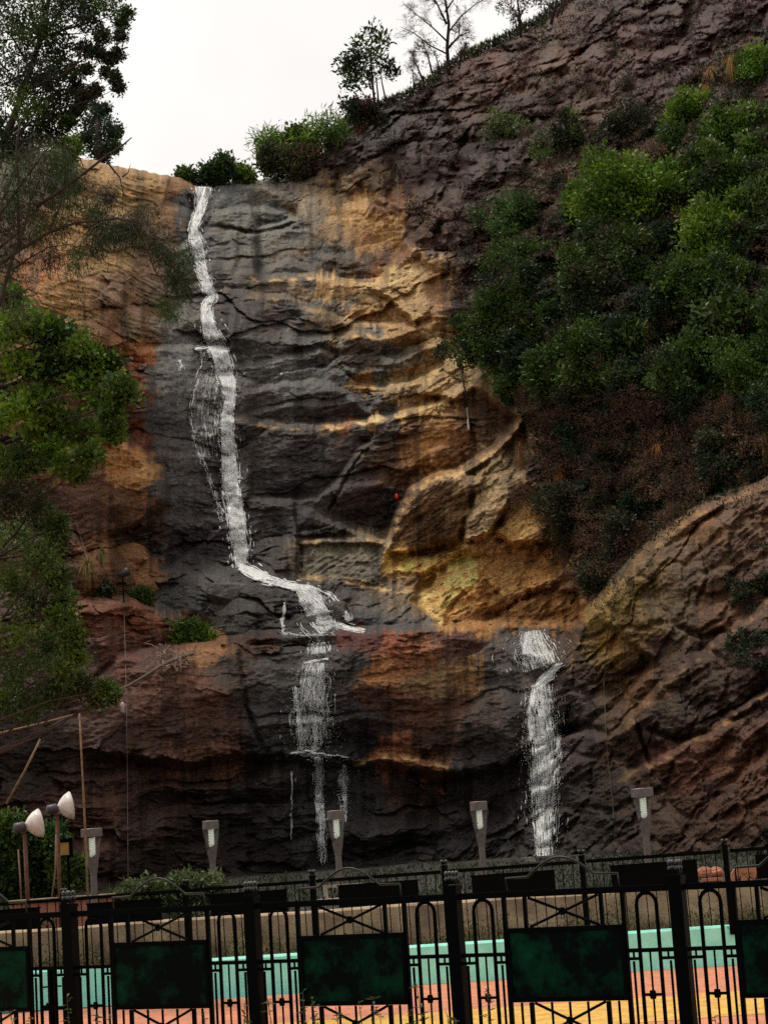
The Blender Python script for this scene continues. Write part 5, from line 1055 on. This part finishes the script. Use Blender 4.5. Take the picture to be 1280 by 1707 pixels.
# ================================================================== BOULDERS
M_GREYROCK = rock_mat('grey_boulder', False, (0.085, 0.078, 0.072)); M_OCHREROCK = rock_mat('ochre_boulder', False, (0.23, 0.12, 0.055)); M_REDROCK = rock_mat('red_boulder', False, (0.40, 0.17, 0.10))
def boulder(u, v, rx, rz, mat, label, seed, Y=None, ry=0.8, sink=0.35, rot=0):
    p = surf(u, v)[0] if Y is None else pt(np.array([u]), np.array([v]), np.array([Y]))[0]; k_ = p[1] / F_PX
    import bmesh
    bm = bmesh.new(); bmesh.ops.create_icosphere(bm, subdivisions=5, radius=1.0)
    co = np.array([v_.co for v_ in bm.verts]); rs = np.random.RandomState(seed)
    for _ in range(9):   # flat broken faces
        n_ = rs.normal(size=3); n_ /= np.linalg.norm(n_); d = rs.uniform(0.55, 0.85); s_ = co @ n_; co -= n_[None] * np.maximum(s_ - d, 0)[:, None] * 0.9
    co *= (1 + 0.10 * fbm(co[:, 0] * 2 + seed, co[:, 2] * 2 + co[:, 1] * 2, 4, seed) + 0.03 * fbm(co[:, 0] * 9, co[:, 2] * 9 + co[:, 1] * 7, 3, seed))[:, None]
    co *= np.array([rx * k_, min(rx, rz) * ry * k_, rz * k_])
    c, s_ = math.cos(rot), math.sin(rot); co = co @ np.array([[c, 0, s_], [0, 1, 0], [-s_, 0, c]])
    for v_, q in zip(bm.verts, co): v_.co = q
    me = bpy.data.meshes.new('boulder'); bm.to_mesh(me); bm.free()
    for f in me.polygons: f.use_smooth = True
    o = link('boulder', me, mat); o.location = p + np.array([0, sink * min(rx, rz) * k_, 0]); return tag(o, label, 'boulder')
boulder(392, 990, 50, 30, M_GREYROCK, 'dark rounded boulder at the foot of the main waterfall', 1)
boulder(398, 1046, 36, 22, M_GREYROCK, 'small black boulder on the ledge under the bigger dark one', 2)
boulder(205, 928, 46, 26, M_OCHREROCK, 'ochre boulder with a flat top left of the spotlight post', 3)
boulder(232, 972, 36, 26, M_OCHREROCK, 'ochre boulder just below the flat topped one', 4)
boulder(505, 1040, 34, 22, M_GREYROCK, 'wet boulder with water running over it at the fall foot', 6, sink=0.6)
boulder(562, 1020, 26, 20, M_GREYROCK, 'wet boulder right of the splashing water', 7, sink=0.7)
boulder(1174, 1458, 15, 13, M_REDROCK, 'reddish rock seen through the rear railing', 8, Y=35.5, sink=0)
boulder(1194, 1456, 13, 12, M_REDROCK, 'reddish rock beside the first one, nearer the rear post', 9, Y=35.7, sink=0)
boulder(880, 1437, 15, 10, M_GREYROCK, 'grey stone at the foot of the separate fall', 10, Y=46, sink=0)

# ================================================================== RAILINGS
M_BOARD = simple_mat('green_board', (0.003, 0.060, 0.026), 0.6, 0.6, 3.2, col2=(0.0015, 0.0035, 0.0028), spec=0.04, rnd=True)
def railing(name, p0, p1, nb, i0, i1, zr, label, far=False, base=0.0):
    p0 = np.array(p0); p1 = np.array(p1); d = p1 - p0; d[2] = 0; bay = np.linalg.norm(d) / nb; ang = math.atan2(d[1], d[0])
    slope = (zr[1] - zr[0]) / (bay * nb)
    o = empty(name, (p0[0], p0[1], 0), label, 'fence'); o.rotation_euler = (0, 0, ang); protos = {}
    def add(nm, mb, mat=M_BLACK, smooth=False):
        me = bpy.data.meshes.new(nm); me.from_pydata(mb.V, [], mb.F); me.update(); me.materials.append(mat)
        if smooth:
            for f in me.polygons: f.use_smooth = True
        protos.setdefault(nm, []).append(me)
    B = bay
    # everything is measured from the rail top (z = 0) downwards
    H = 1.6 - base
    pw = 0.112 if not far else 0.075
    m = MB(); m.box((0, 0, -H / 2 + 0.04), (pw, pw, H + 0.08)); m.box((0, 0, 0.105), (pw * 0.8, pw * 0.8, 0.03)); m.box((0, 0, 0.06), (pw * 1.12, pw * 1.12, 0.025)); add('post', m)
    m = MB()
    for sx in (-1, 1):
        for sy in (-1, 1):
            for z in ((0.135, 0.18) if not far else (0.14,)): m.lathe((sx * 0.032, sy * 0.032, z), [(0.003, -0.022), (0.016, -0.015), (0.022, 0), (0.016, 0.015), (0.003, 0.022)], 8)
    add('finial', m, M_BALL, True)
    m = MB(); m.box((B / 2, 0, -0.02), (B - 0.127, 0.05, 0.045)); m.box((B / 2, 0, 0.0055), (B - 0.127, 0.022, 0.008)); add('top_rail', m)
    bw0, bw1 = 0.25 * B, 0.75 * B
    if not far:
        for c in (0.135, 0.865):
            m = MB(); w_ = 0.085; x = c * B; pp = [(x - w_, 0, -H), (x - w_, 0, -0.14)] + [(x - w_ * math.cos(a), 0, -0.14 + w_ * 1.05 * math.sin(a)) for a in np.linspace(0, math.pi, 9)[1:-1]] + [(x + w_, 0, -0.14), (x + w_, 0, -H)]
            m.tube(pp, 0.0165, 6); add('hoop', m, smooth=True)
            m = MB(); m.tube([(x, 0, -0.5), (x, 0, -H)], 0.009, 5); m.box((x, 0, -0.855), (2 * w_ - 0.03, 0.016, 0.022))
            add('baluster', m)
            m = MB()
            for k in range(6): a = k * math.pi / 3; m.lathe((x + 0.024 * math.cos(a), -0.012, -0.855 + 0.024 * math.sin(a)), [(0.003, -0.012), (0.016, 0), (0.003, 0.012)], 8, Matrix.Rotation(RAD(90), 3, 'X'))
            m.lathe((x, -0.016, -0.855), [(0.003, -0.014), (0.018, 0), (0.003, 0.014)], 8, Matrix.Rotation(RAD(90), 3, 'X')); add('rosette', m)
        m = MB()
        for x in (0.235 * B, 0.765 * B): m.box((x, 0, -0.042 - (H - 0.042) / 2), (0.034, 0.034, H - 0.042))
        for x in (0.33 * B, 0.67 * B):
            m.box((x, 0, -0.17), (0.030, 0.028, 0.255)); m.box((x, 0, -0.9 - (H - 0.9) / 2), (0.034, 0.028, H - 0.9))
        for x in (0.035 * B + 0.03, 0.235 * B - 0.055, 0.765 * B + 0.055, 0.965 * B - 0.03): m.box((x, 0, -0.59 - (H - 0.59) / 2), (0.016, 0.016, H - 0.59))
        for x in (0.285 * B, 0.42 * B, 0.5 * B, 0.58 * B, 0.715 * B): m.box((x, 0, -0.9 - (H - 0.9) / 2), (0.016, 0.016, H - 0.9))
        add('upright', m)
        for (a, b), lo in (((0.063, 0.235 * B - 0.018), ((0.063, 0.135 * B - 0.1), (0.135 * B + 0.1, 0.235 * B - 0.018))), ((0.765 * B + 0.018, B - 0.063), ((0.765 * B + 0.018, 0.865 * B - 0.1), (0.865 * B + 0.1, B - 0.063)))):
            m = MB(); m.box(((a + b) / 2, 0.0, -0.505), (b - a, 0.024, 0.032))
            for c_, d_ in lo: m.box(((c_ + d_) / 2, 0.0, -0.57), (d_ - c_, 0.022, 0.024)); m.box(((c_ + d_) / 2, 0.0, -0.54), (0.014, 0.014, 0.04))
            add('mid_rail', m)
        for nm, x0, x1, z0, z1 in (('upper_brace', 0.345 * B, 0.655 * B, -0.05, -0.29), ('lower_brace', 0.345 * B, 0.655 * B, -0.905, -1.19)):
            m = MB(); m.tube([(x0, 0.0, z0), (x1, 0.0, z1)], 0.0125, 5); m.tube([(x0, 0.012, z1), (x1, 0.012, z0)], 0.0125, 5)
            c = ((x0 + x1) / 2, -0.02, (z0 + z1) / 2)
            for k in range(6): a = k * math.pi / 3; m.lathe((c[0] + 0.022 * math.cos(a), c[1], c[2] + 0.022 * math.sin(a)), [(0.003, -0.012), (0.015, 0), (0.003, 0.012)], 8, Matrix.Rotation(RAD(90), 3, 'X'))
            add(nm, m)
        m = MB(); m.box(((bw0 + bw1) / 2, 0, -0.312), (bw1 - bw0 + 0.05, 0.05, 0.035)); m.box(((bw0 + bw1) / 2, 0, -0.878), (bw1 - bw0 + 0.05, 0.055, 0.035))
        m.box((bw0 - 0.008, 0, -0.595), (0.034, 0.05, 0.53)); m.box((bw1 + 0.008, 0, -0.595), (0.034, 0.05, 0.53)); add('board_frame', m)
        m = MB(); m.box(((bw0 + bw1) / 2, -0.004, -0.595), (bw1 - bw0 - 0.02, 0.022, 0.528)); add('board', m, M_BOARD)
        m = MB(); c = B / 2; pk = 0.27
        pp = [(c - 0.50, 0, 0.0), (c - 0.50, 0, 0.115), (c - 0.30, 0, 0.12)] + [(c - 0.30 + 0.60 * t, 0, 0.12 + 0.15 * math.sin(math.pi * t)) for t in np.linspace(0, 1, 15)[1:-1]] + [(c + 0.30, 0, 0.12), (c + 0.50, 0, 0.115), (c + 0.50, 0, 0.0)]
        m.tube(pp, 0.011, 6); add('crest', m, M_CREST, True)
    else:
        m = MB()
        n_ = int(B / 0.145)
        for k in range(1, n_): m.box((k * B / n_, 0, -0.042 - (H - 0.042) / 2), (0.012, 0.012, H - 0.042))
        add('baluster', m)
        m = MB(); m.box((B / 2, -0.001, -H + 0.1), (B - 0.127, 0.02, 0.03)); add('bottom_rail', m)
        m = MB(); m.box((B / 2, -0.035, -0.27), (0.6 * B, 0.035, 0.30)); add('board', m, M_BLACK)
        m = MB(); 
        for z in (-0.11, -0.43): m.box((B / 2, -0.035, z), (0.6 * B + 0.03, 0.05, 0.02))
        add('board_frame', m)
    for i in range(i0, i1 + 1):
        z = zr[0] + slope * bay * i
        for nm, ms in protos.items():
            if i == i1 and nm not in ('post', 'finial'): continue
            if nm == 'finial': continue
            for me in ms:
                c = bpy.data.objects.new(nm, me); COL.objects.link(c); c.parent = o; c.location = (i * bay, 0, z)
                if nm != 'post': c.rotation_euler = (0, -math.atan(slope), 0)
                if nm == 'post':
                    f = bpy.data.objects.new('finial', protos['finial'][0]); COL.objects.link(f); f.parent = c
    return o
M_BALL = simple_mat('dark_ball', (0.03, 0.04, 0.042), 0.25, 0.2, 10); M_CREST = simple_mat('worn_iron', (0.012, 0.018, 0.016), 0.4, 0.3, 20, spec=0.25)
a_ = pt(np.array([116.]), np.array([1521.]), np.array([19.4]))[0]; b_ = pt(np.array([1127.]), np.array([1475.]), np.array([16.65]))[0]
railing('metal_railing', a_, b_, 3, -2, 5, (a_[2], b_[2]), 'near black iron railing with large green boards and arched crests')
a_ = pt(np.array([107.]), np.array([1498.]), np.array([33.2]))[0]; b_ = pt(np.array([1208.]), np.array([1417.]), np.array([30.0]))[0]
railing('metal_railing', a_, b_, 5, -3, 8, (a_[2], b_[2]), 'rear black railing with narrow dark boards behind the turquoise wall', far=True, base=0.4)

_r = [n_ for n_ in M_BOARD.node_tree.nodes if n_.type == 'VALTORGB'][0].color_ramp; _r.elements[0].position = 0.46; _r.elements[1].position = 0.80
# short iron post between railing and path
p0 = pt(np.array([86.]), np.array([1616.]), np.array([19.8]))[0]; o = empty('short_post', (p0[0], p0[1], 0), 'short square black post behind the leftmost hoops of the near railing', 'post')
m = MB(); m.box((0, 0, p0[2] / 2), (0.062, 0.062, p0[2])); m.build('post', M_BLACK, o); m = MB(); m.box((0, 0, p0[2] + 0.008), (0.074, 0.074, 0.016)); m.box((0, 0, p0[2] - 0.16), (0.18, 0.02, 0.014)); m.box((0, 0, p0[2] - 0.36), (0.20, 0.03, 0.03)); m.build('collar', M_BLACK, o)

# ================================================================== GARDEN LAMPS
M_LMETAL = simple_mat('lamp_metal', (0.16, 0.125, 0.115), 0.5, 0.3, 12)
M_GLASS, t_, b_2 = mat_new('smoked_glass')
tr_ = t_.nodes.new('ShaderNodeBsdfTransparent'); tr_.inputs[0].default_value = (0.95, 0.94, 0.93, 1); gl_ = t_.nodes.new('ShaderNodeBsdfGlossy'); gl_.inputs['Roughness'].default_value = 0.15
ms_ = t_.nodes.new('ShaderNodeMixShader'); ms_.inputs[0].default_value = 0.08
d_ = t_.nodes.new('ShaderNodeBsdfDiffuse'); d_.inputs[0].default_value = (0.20, 0.16, 0.145, 1); m2_ = t_.nodes.new('ShaderNodeMixShader'); m2_.inputs[0].default_value = 0.20
t_.links.new(tr_.outputs[0], ms_.inputs[1]); t_.links.new(gl_.outputs[0], ms_.inputs[2]); t_.links.new(ms_.outputs[0], m2_.inputs[1]); t_.links.new(d_.outputs[0], m2_.inputs[2]); t_.links.new(m2_.outputs[0], t_.nodes['Material Output'].inputs['Surface'])
M_BULB = simple_mat('white_bulb', (0.95, 0.96, 0.90), 0.35, 0.03, 5)
M_BULB.node_tree.nodes['Principled BSDF'].inputs['Emission Color'].default_value = (0.85, 0.95, 0.78, 1); M_BULB.node_tree.nodes['Principled BSDF'].inputs['Emission Strength'].default_value = 0.18
def cone_cut(z0, z1, r0, r1, cut, upper, n=28, m=10):
    """tapered shell cut by a slanting plane: keep the part above or below it"""
    mb = MB(); vs = []
    for j in range(m + 1):
        for k in range(n):
            a = 2 * math.pi * k / n; zc = cut + 0.09 * math.cos(a + 0.2)
            lo, hi = (zc, z1) if upper else (z0, zc)
            z = lo + (hi - lo) * j / m; r = r0 + (r1 - r0) * (z - z0) / (z1 - z0); vs.append((r * math.cos(a), r * math.sin(a), z))
    mb.add(vs, [(j * n + k, j * n + (k + 1) % n, (j + 1) * n + (k + 1) % n, (j + 1) * n + k) for j in range(m) for k in range(n)])
    return mb
def garden_lamp(u, v, Y, label, sc=1.0, wide=False):
    p = pt(np.array([u]), np.array([v]), np.array([Y]))[0]; H = 1.75
    o = empty('garden_lamp', (p[0], p[1], p[2] - H * sc), label, 'lamp', 'tapered garden lamps in front of the rock face'); o.scale = (sc, sc, sc)
    m = MB(); m.lathe((0, 0, 0), [(0.06, -0.5), (0.06, 0.95)], 14); m.lathe((0, 0, 0.955), [(0.066, -0.02), (0.066, 0.02)], 14); m.build('pole', M_LMETAL, o, False)
    cone_cut(0.97, 1.585, 0.07, 0.175, 1.22, False).build('lamp_body', M_LMETAL, o, True)
    cone_cut(0.97, 1.585, 0.07, 0.175, 1.22, True).build('glass', M_GLASS, o, True)
    m = MB(); r = 0.195 if wide else 0.163; h0 = 1.60 if wide else 1.586; m.lathe((0, 0, 0), [(r, h0), (r, H - 0.01), (r - 0.012, H)], 24); m.build('cap', M_LMETAL, o, False)
    pp = []
    for i in range(110):
        t = i / 109; a = t * 2 * math.pi * 8; pp.append((0.05 * math.cos(a), 0.05 * math.sin(a), 1.58 - 0.23 * t))
    m = MB(); m.tube(pp, 0.0115, 5); m.lathe((0, 0, 1.345), [(0.03, -0.11), (0.05, -0.09), (0.055, -0.01), (0.03, 0.0)], 14); m.lathe((0, 0, 1.46), [(0.025, -0.12), (0.025, 0.12)], 10); m.build('bulb', M_BULB, o, True)
    return o
garden_lamp(153, 1381, 36, 'garden lamp beside the bamboo pole, with a wide flat cap', 0.97, True)
garden_lamp(351, 1368, 40.5, 'garden lamp above the variegated hedge', 1.0)
garden_lamp(559, 1351, 39, 'garden lamp under the thin middle trickles of water', 1.02)
garden_lamp(797, 1336, 38.5, 'garden lamp left of the separate fall', 1.0)
garden_lamp(1069, 1314, 37.5, 'garden lamp in front of the right slab, with a dark wide cap', 1.05, True)

# ================================================================== FLOODLIGHTS
M_SHADE = simple_mat('enamel', (0.82, 0.78, 0.74), 0.4, 0.12, 6, col2=(0.66, 0.56, 0.52)); M_RUST = simple_mat('rust', (0.16, 0.07, 0.045), 0.85, 0.5, 14)
def floodlight(u, v, Y, axis, rad, ln, label, vb):
    p = pt(np.array([u]), np.array([v]), np.array([Y]))[0]; gb = pt(np.array([u + 4]), np.array([vb]), np.array([Y]))[0]
    o = empty('floodlight', (gb[0], gb[1], gb[2]), label, 'floodlight'); q = Vector(p - gb)
    ax = Vector(axis).normalized(); M = ax.to_track_quat('Z', 'Y').to_matrix()
    m = MB(); m.lathe(q, [(0.05, 0.0), (0.075, 0.02), (rad * 0.55, ln * 0.28), (rad * 0.82, ln * 0.6), (rad, ln), (rad - 0.008, ln), (rad * 0.80, ln * 0.6), (rad * 0.52, ln * 0.3), (0.05, 0.035)], 30, M, cap=False); m.build('reflector', M_SHADE, o, True)
    m = MB(); m.lathe(q, [(0.05, -0.2), (0.085, -0.18), (0.085, -0.02), (0.055, 0.0)], 14, M); m.build('housing', simple_mat('grey_housing', (0.06, 0.05, 0.06), 0.5), o, True)
    m = MB(); m.lathe(q, [(0.02, 0.04), (0.055, 0.08), (0.06, 0.16), (0.02, 0.2)], 12, M); m.build('bulb', M_SHADE, o, True)
    m = MB(); m.tube([(0, 0, -0.4), (q.x - 0.02, 0.02, q.z - 0.13)], 0.036, 8); m.tube([(q.x - 0.02, 0.02, q.z - 0.13), q + ax * -0.1 + Vector((0, 0, -0.05))], 0.024, 6); m.build('stand', M_RUST, o, True)
floodlight(43, 1377, 35, (0.80, 0.35, 0.12), 0.25, 0.26, 'large bell floodlight lower and further left, on a rusty stand', 1500)
floodlight(97, 1347, 36, (0.85, 0.30, 0.12), 0.25, 0.24, 'upper bell floodlight pointing at the falls beside the bamboo pole', 1510)
pole('thin_cane', [(36,1500),(34,1460),(31,1416)], 1.5, 34.6, M_WOOD, 'short pale cane next to the lower floodlight stand', 'cane', taper=1)
pole('thin_cane', [(87,1496),(93,1450),(94,1390)], 1.4, 35.4, M_WOOD, 'bent pale cane tied to the upper floodlight stand', 'cane', taper=1)
o, p0 = local_thing('control_box', 107, 1415, 36.4, 'small yellow control box behind the upper floodlight stand', 'box')
m = MB(); m.box((0, 0, 0), (0.20, 0.10, 0.22)); m.build('box_body', simple_mat('ochre_paint', (0.40, 0.22, 0.04), 0.6, 0.3, 8), o)
m = MB(); m.box((0.125, 0, 0.02), (0.05, 0.12, 0.34)); m.box((-0.0, 0, 0.14), (0.20, 0.12, 0.06)); m.tube([(0.06, 0.05, -0.1), (0.06, 0.05, -1.2)], 0.025, 6); m.build('bracket', M_BLACK, o)

# ================================================================== SMALL MASONRY BEHIND THE REAR RAILING
M_TERRA = simple_mat('terracotta_paint', (0.52, 0.20, 0.11), 0.8, 0.35, 4, col2=(0.34, 0.14, 0.085)); M_STONE = simple_mat('pale_stone', (0.45, 0.38, 0.30), 0.85, 0.4, 5, bump=0.4)
pa = pt(np.array([20.]), np.array([1504.]), np.array([37.2]))[0]; pb = pt(np.array([186.]), np.array([1494.]), np.array([36.9]))[0]
o = empty('planter_wall', ((pa[0] + pb[0]) / 2, pa[1], 0.9), 'low terracotta planter wall with a brown coping below the floodlights', 'wall')
m = MB(); w_ = pb[0] - pa[0]; m.box((0, 0, (pa[2] - 0.9) / 2 - 0.09), (w_, 0.3, pa[2] - 0.9 + 0.12)); m.build('wall_face', M_TERRA, o)
m = MB(); m.box((0, -0.02, pa[2] - 0.9), (w_ + 0.08, 0.4, 0.06)); m.build('coping', M_PLASTER, o)
o, p0 = local_thing('stone_bench', 562, 1500, 36.6, 'pale stone bench with block legs behind the rear railing', 'bench')
m = MB(); m.box((0, 0, 0), (0.72, 0.34, 0.06)); m.build('seat', M_STONE, o)
for sx in (-0.24, 0.22):
    m = MB(); m.box((sx, 0, -0.2), (0.10, 0.28, 0.33)); m.build('leg', M_STONE, o)
m = MB(); m.box((-0.2, 0.12, 0.15), (0.09, 0.08, 0.23)); m.box((0.1, 0.12, 0.24), (0.7, 0.06, 0.05)); m.build('backrest', M_STONE, o)
o, p0 = local_thing('garden_sign', 1240, 1456, 34.6, 'rounded orange painted sign slab at the right behind the rear railing', 'sign')
m = MB(); pr = [(-0.20, -0.16), (0.3, -0.16), (0.3, 0.12), (-0.08, 0.12), (-0.16, 0.09), (-0.22, 0.02), (-0.23, -0.08)]
m.add([(x, -0.04, z) for x, z in pr] + [(x, 0.04, z) for x, z in pr], [tuple(range(7)), tuple(range(13, 6, -1))] + [(i, i + 7, (i + 1) % 7 + 7, (i + 1) % 7) for i in range(7)]); m.build('sign_slab', M_ORANGE, o)
m = MB(); m.box((0.04, 0, -0.40), (0.3, 0.1, 0.48)); m.build('base', M_TERRA, o)
o, p0 = local_thing('kerb_block', 1186, 1466, 34.9, 'pinkish kerb block in front of the reddish rocks', 'kerb')
m = MB(); m.box((0, 0, 0), (0.34, 0.12, 0.05)); m.box((0, 0.02, -0.19), (0.30, 0.08, 0.33)); m.build('block', M_TERRA, o)

# ================================================================== GARDEN PLANTS
VARI = [(0.10, 0.14, 0.05), (0.06, 0.09, 0.03), (0.16, 0.18, 0.09)]
gl = ['variegated shrub at the left end of the hedge under the lamp', 'variegated shrub second in the hedge under the lamp', 'taller variegated shrub in the middle of the hedge', 'variegated shrub at the right end of the hedge beside the lamp pole', 'variegated shrub low behind the dark board of the rear railing']
for k, (u, v, r) in enumerate([(215,1499,16),(258,1490,20),(305,1486,20),(348,1487,19),(300,1512,20)]):
    shrub('hedge_shrub', u, v, r, VARI, gl[k], 'shrub', None, 500 + k, 0.075, 30, 12, Y=37.5 + 0.2 * k, narrow=0.45)
dl = ['dark bush at the far left under the lower floodlight', 'dark bush behind the lower floodlight stand', 'dark bush between the two floodlight stands', 'dark bush just left of the bamboo pole', 'low dark bush at the left picture edge', 'leafy dark bush above the planter coping', 'small dark bush left of the control box']
for k, (u, v, r) in enumerate([(10,1385,34),(48,1428,36),(72,1462,34),(118,1462,30),(8,1460,38),(40,1480,24),(84,1400,22)]):
    shrub('garden_bush', u, v, r, GREEN_M + [(0.03, 0.07, 0.025)], dl[k], 'bush', None, 520 + k, 0.085, 26, 13, Y=38.2 + 0.3 * (k % 3), narrow=0.5)
# weeds at the foot of the plaster wall
def weeds(name, xs, n, zlo, size, cols, seed, label):
    rs = np.random.RandomState(seed); x = rs.uniform(xs[0], xs[1], n); ya = 33.5 - x * (6.6 / 48) - 0.03; dens = fbm(x / 1.1, x * 0 + seed, 3, seed)
    m = dens > rs.uniform(-0.5, 0.35, n); x = x[m]; ya = ya[m]; z = zlo + np.abs(rs.normal(0, 0.16, len(x))) * (0.5 + 1.2 * np.clip(dens[m] + 0.3, 0, 1))
    C = np.stack([x, ya - rs.rand(len(x)) * 0.5, z], -1); c = np.array(cols)[rs.randint(0, len(cols), len(x))] * rs.uniform(.6, 1.3, (len(x), 1))
    tag(link(name, np_mesh(name, leaf_quads(C, size, rs, 0.8, 0, 0.3), quads(len(C)), np.repeat(c, 4, 0)), M_LEAF), label, 'weeds', kind='stuff')
weeds('weeds', (-9, 9), 16000, 0.42, 0.055, GREEN_M + [(0.09, 0.12, 0.02), (0.12, 0.07, 0.03)], 3, 'weeds along the foot of the plaster wall')
rs = np.random.RandomState(12); n_ = 40000; x = rs.uniform(-12, 12, n_); ya = 33.5 - x * (6.6 / 48) + 0.5; y = ya + rs.rand(n_) ** 1.3 * 16
dn = fbm(x / 1.5, y / 2.5, 3, 501); m_ = dn > -0.1; x, y = x[m_], y[m_]; C = np.stack([x, y, lawn_z(x, y) + rs.rand(len(x)) * 0.22], -1)
col_ = np.array(GREEN_D + OLIVE)[rs.randint(0, 6, len(x))] * rs.uniform(0.6, 1.3, (len(x), 1))
tag(link('grass', np_mesh('grass', leaf_quads(C, 0.09, rs, 0.9, 0, 0.3), quads(len(C)), np.repeat(col_, 4, 0)), M_LEAF), 'dark ground cover between the plaster wall and the rock foot', 'grass', kind='stuff')
# slim plants growing between the near railing and the path
def slim_plant(u, vtop, Y, label, seed, lean=0.0, col=((0.07, 0.12, 0.04), (0.05, 0.08, 0.03), (0.14, 0.10, 0.04))):
    rs = np.random.RandomState(seed); pt_ = pt(np.array([u]), np.array([vtop]), np.array([Y]))[0]; H = pt_[2]
    o = empty('slim_plant', (pt_[0], pt_[1], 0), label, 'plant'); m = MB(); m.tube([(-lean * H, 0, 0), (-lean * 0.4 * H, 0, H * 0.5), (0, 0, H)], [0.008, 0.006, 0.003], 5); m.build('stem', simple_mat('stem_green', (0.06, 0.07, 0.03), 0.7), o)
    n = int(26 * H) + 14; t = rs.uniform(0.25, 1.0, n); C = np.stack([-lean * H * (1 - t), 0 * t, t * H], -1) 
    D = rs.normal(size=(n, 3)); D[:, 2] = np.abs(D[:, 2]) * 0.5 + 0.2; D /= np.linalg.norm(D, axis=1, keepdims=True); L = rs.uniform(0.05, 0.12, n)[:, None] * (1.2 - 0.5 * t[:, None]); W = np.cross(D, [0, 0, 1.0]); W /= np.linalg.norm(W, axis=1, keepdims=True)
    V = np.stack([C, C + D * L * .5 + W * 0.011, C + D * L - np.array([0, 0, 0.02]), C + D * L * .5 - W * 0.011], 1).reshape(-1, 3); c = np.array(col)[rs.randint(0, len(col), n)]
    link('leaves', np_mesh('leaves', V, quads(n), np.repeat(c, 4, 0)), M_LEAF, o)
spots = [(18,1683,18.9),(52,1694,19.0),(112,1660,18.9),(160,1690,18.6),(183,1694,18.5),(340,1686,18.4),(408,1672,18.0),(412,1690,18.2),(446,1664,17.9),(505,1652,17.8),(520,1662,17.7),(560,1678,17.8),(598,1668,17.5),(622,1662,17.6),(634,1690,17.4),(694,1640,17.2),(688,1684,17.3),(812,1650,17.0),(745,1690,17.2),(758,1696,17.1),(1190,1694,16.4)]
nm_ = ['below the leftmost green board','right of the leftmost board brace','against the first post of the near railing','between the first post and the second board','left of the second board brace','under the second board','left of the second post','low left of the second post','just right of the second post','left of the third board','in the hoop left of the third board','under the left corner of the third board','under the third board, left of its rosette','under the third board, right of its rosette','under the right part of the third board','beside the hoop right of the third board, tallest','low right of the third board','in the hoop left of the fourth board','left of the third post','against the third post','in the hoop right of the last post']
for k, ((u, v, Y), nn) in enumerate(zip(spots, nm_)): slim_plant(u, v, Y, 'slim narrow leaved plant ' + nn, 700 + k, rs_.uniform(-0.12, 0.12))
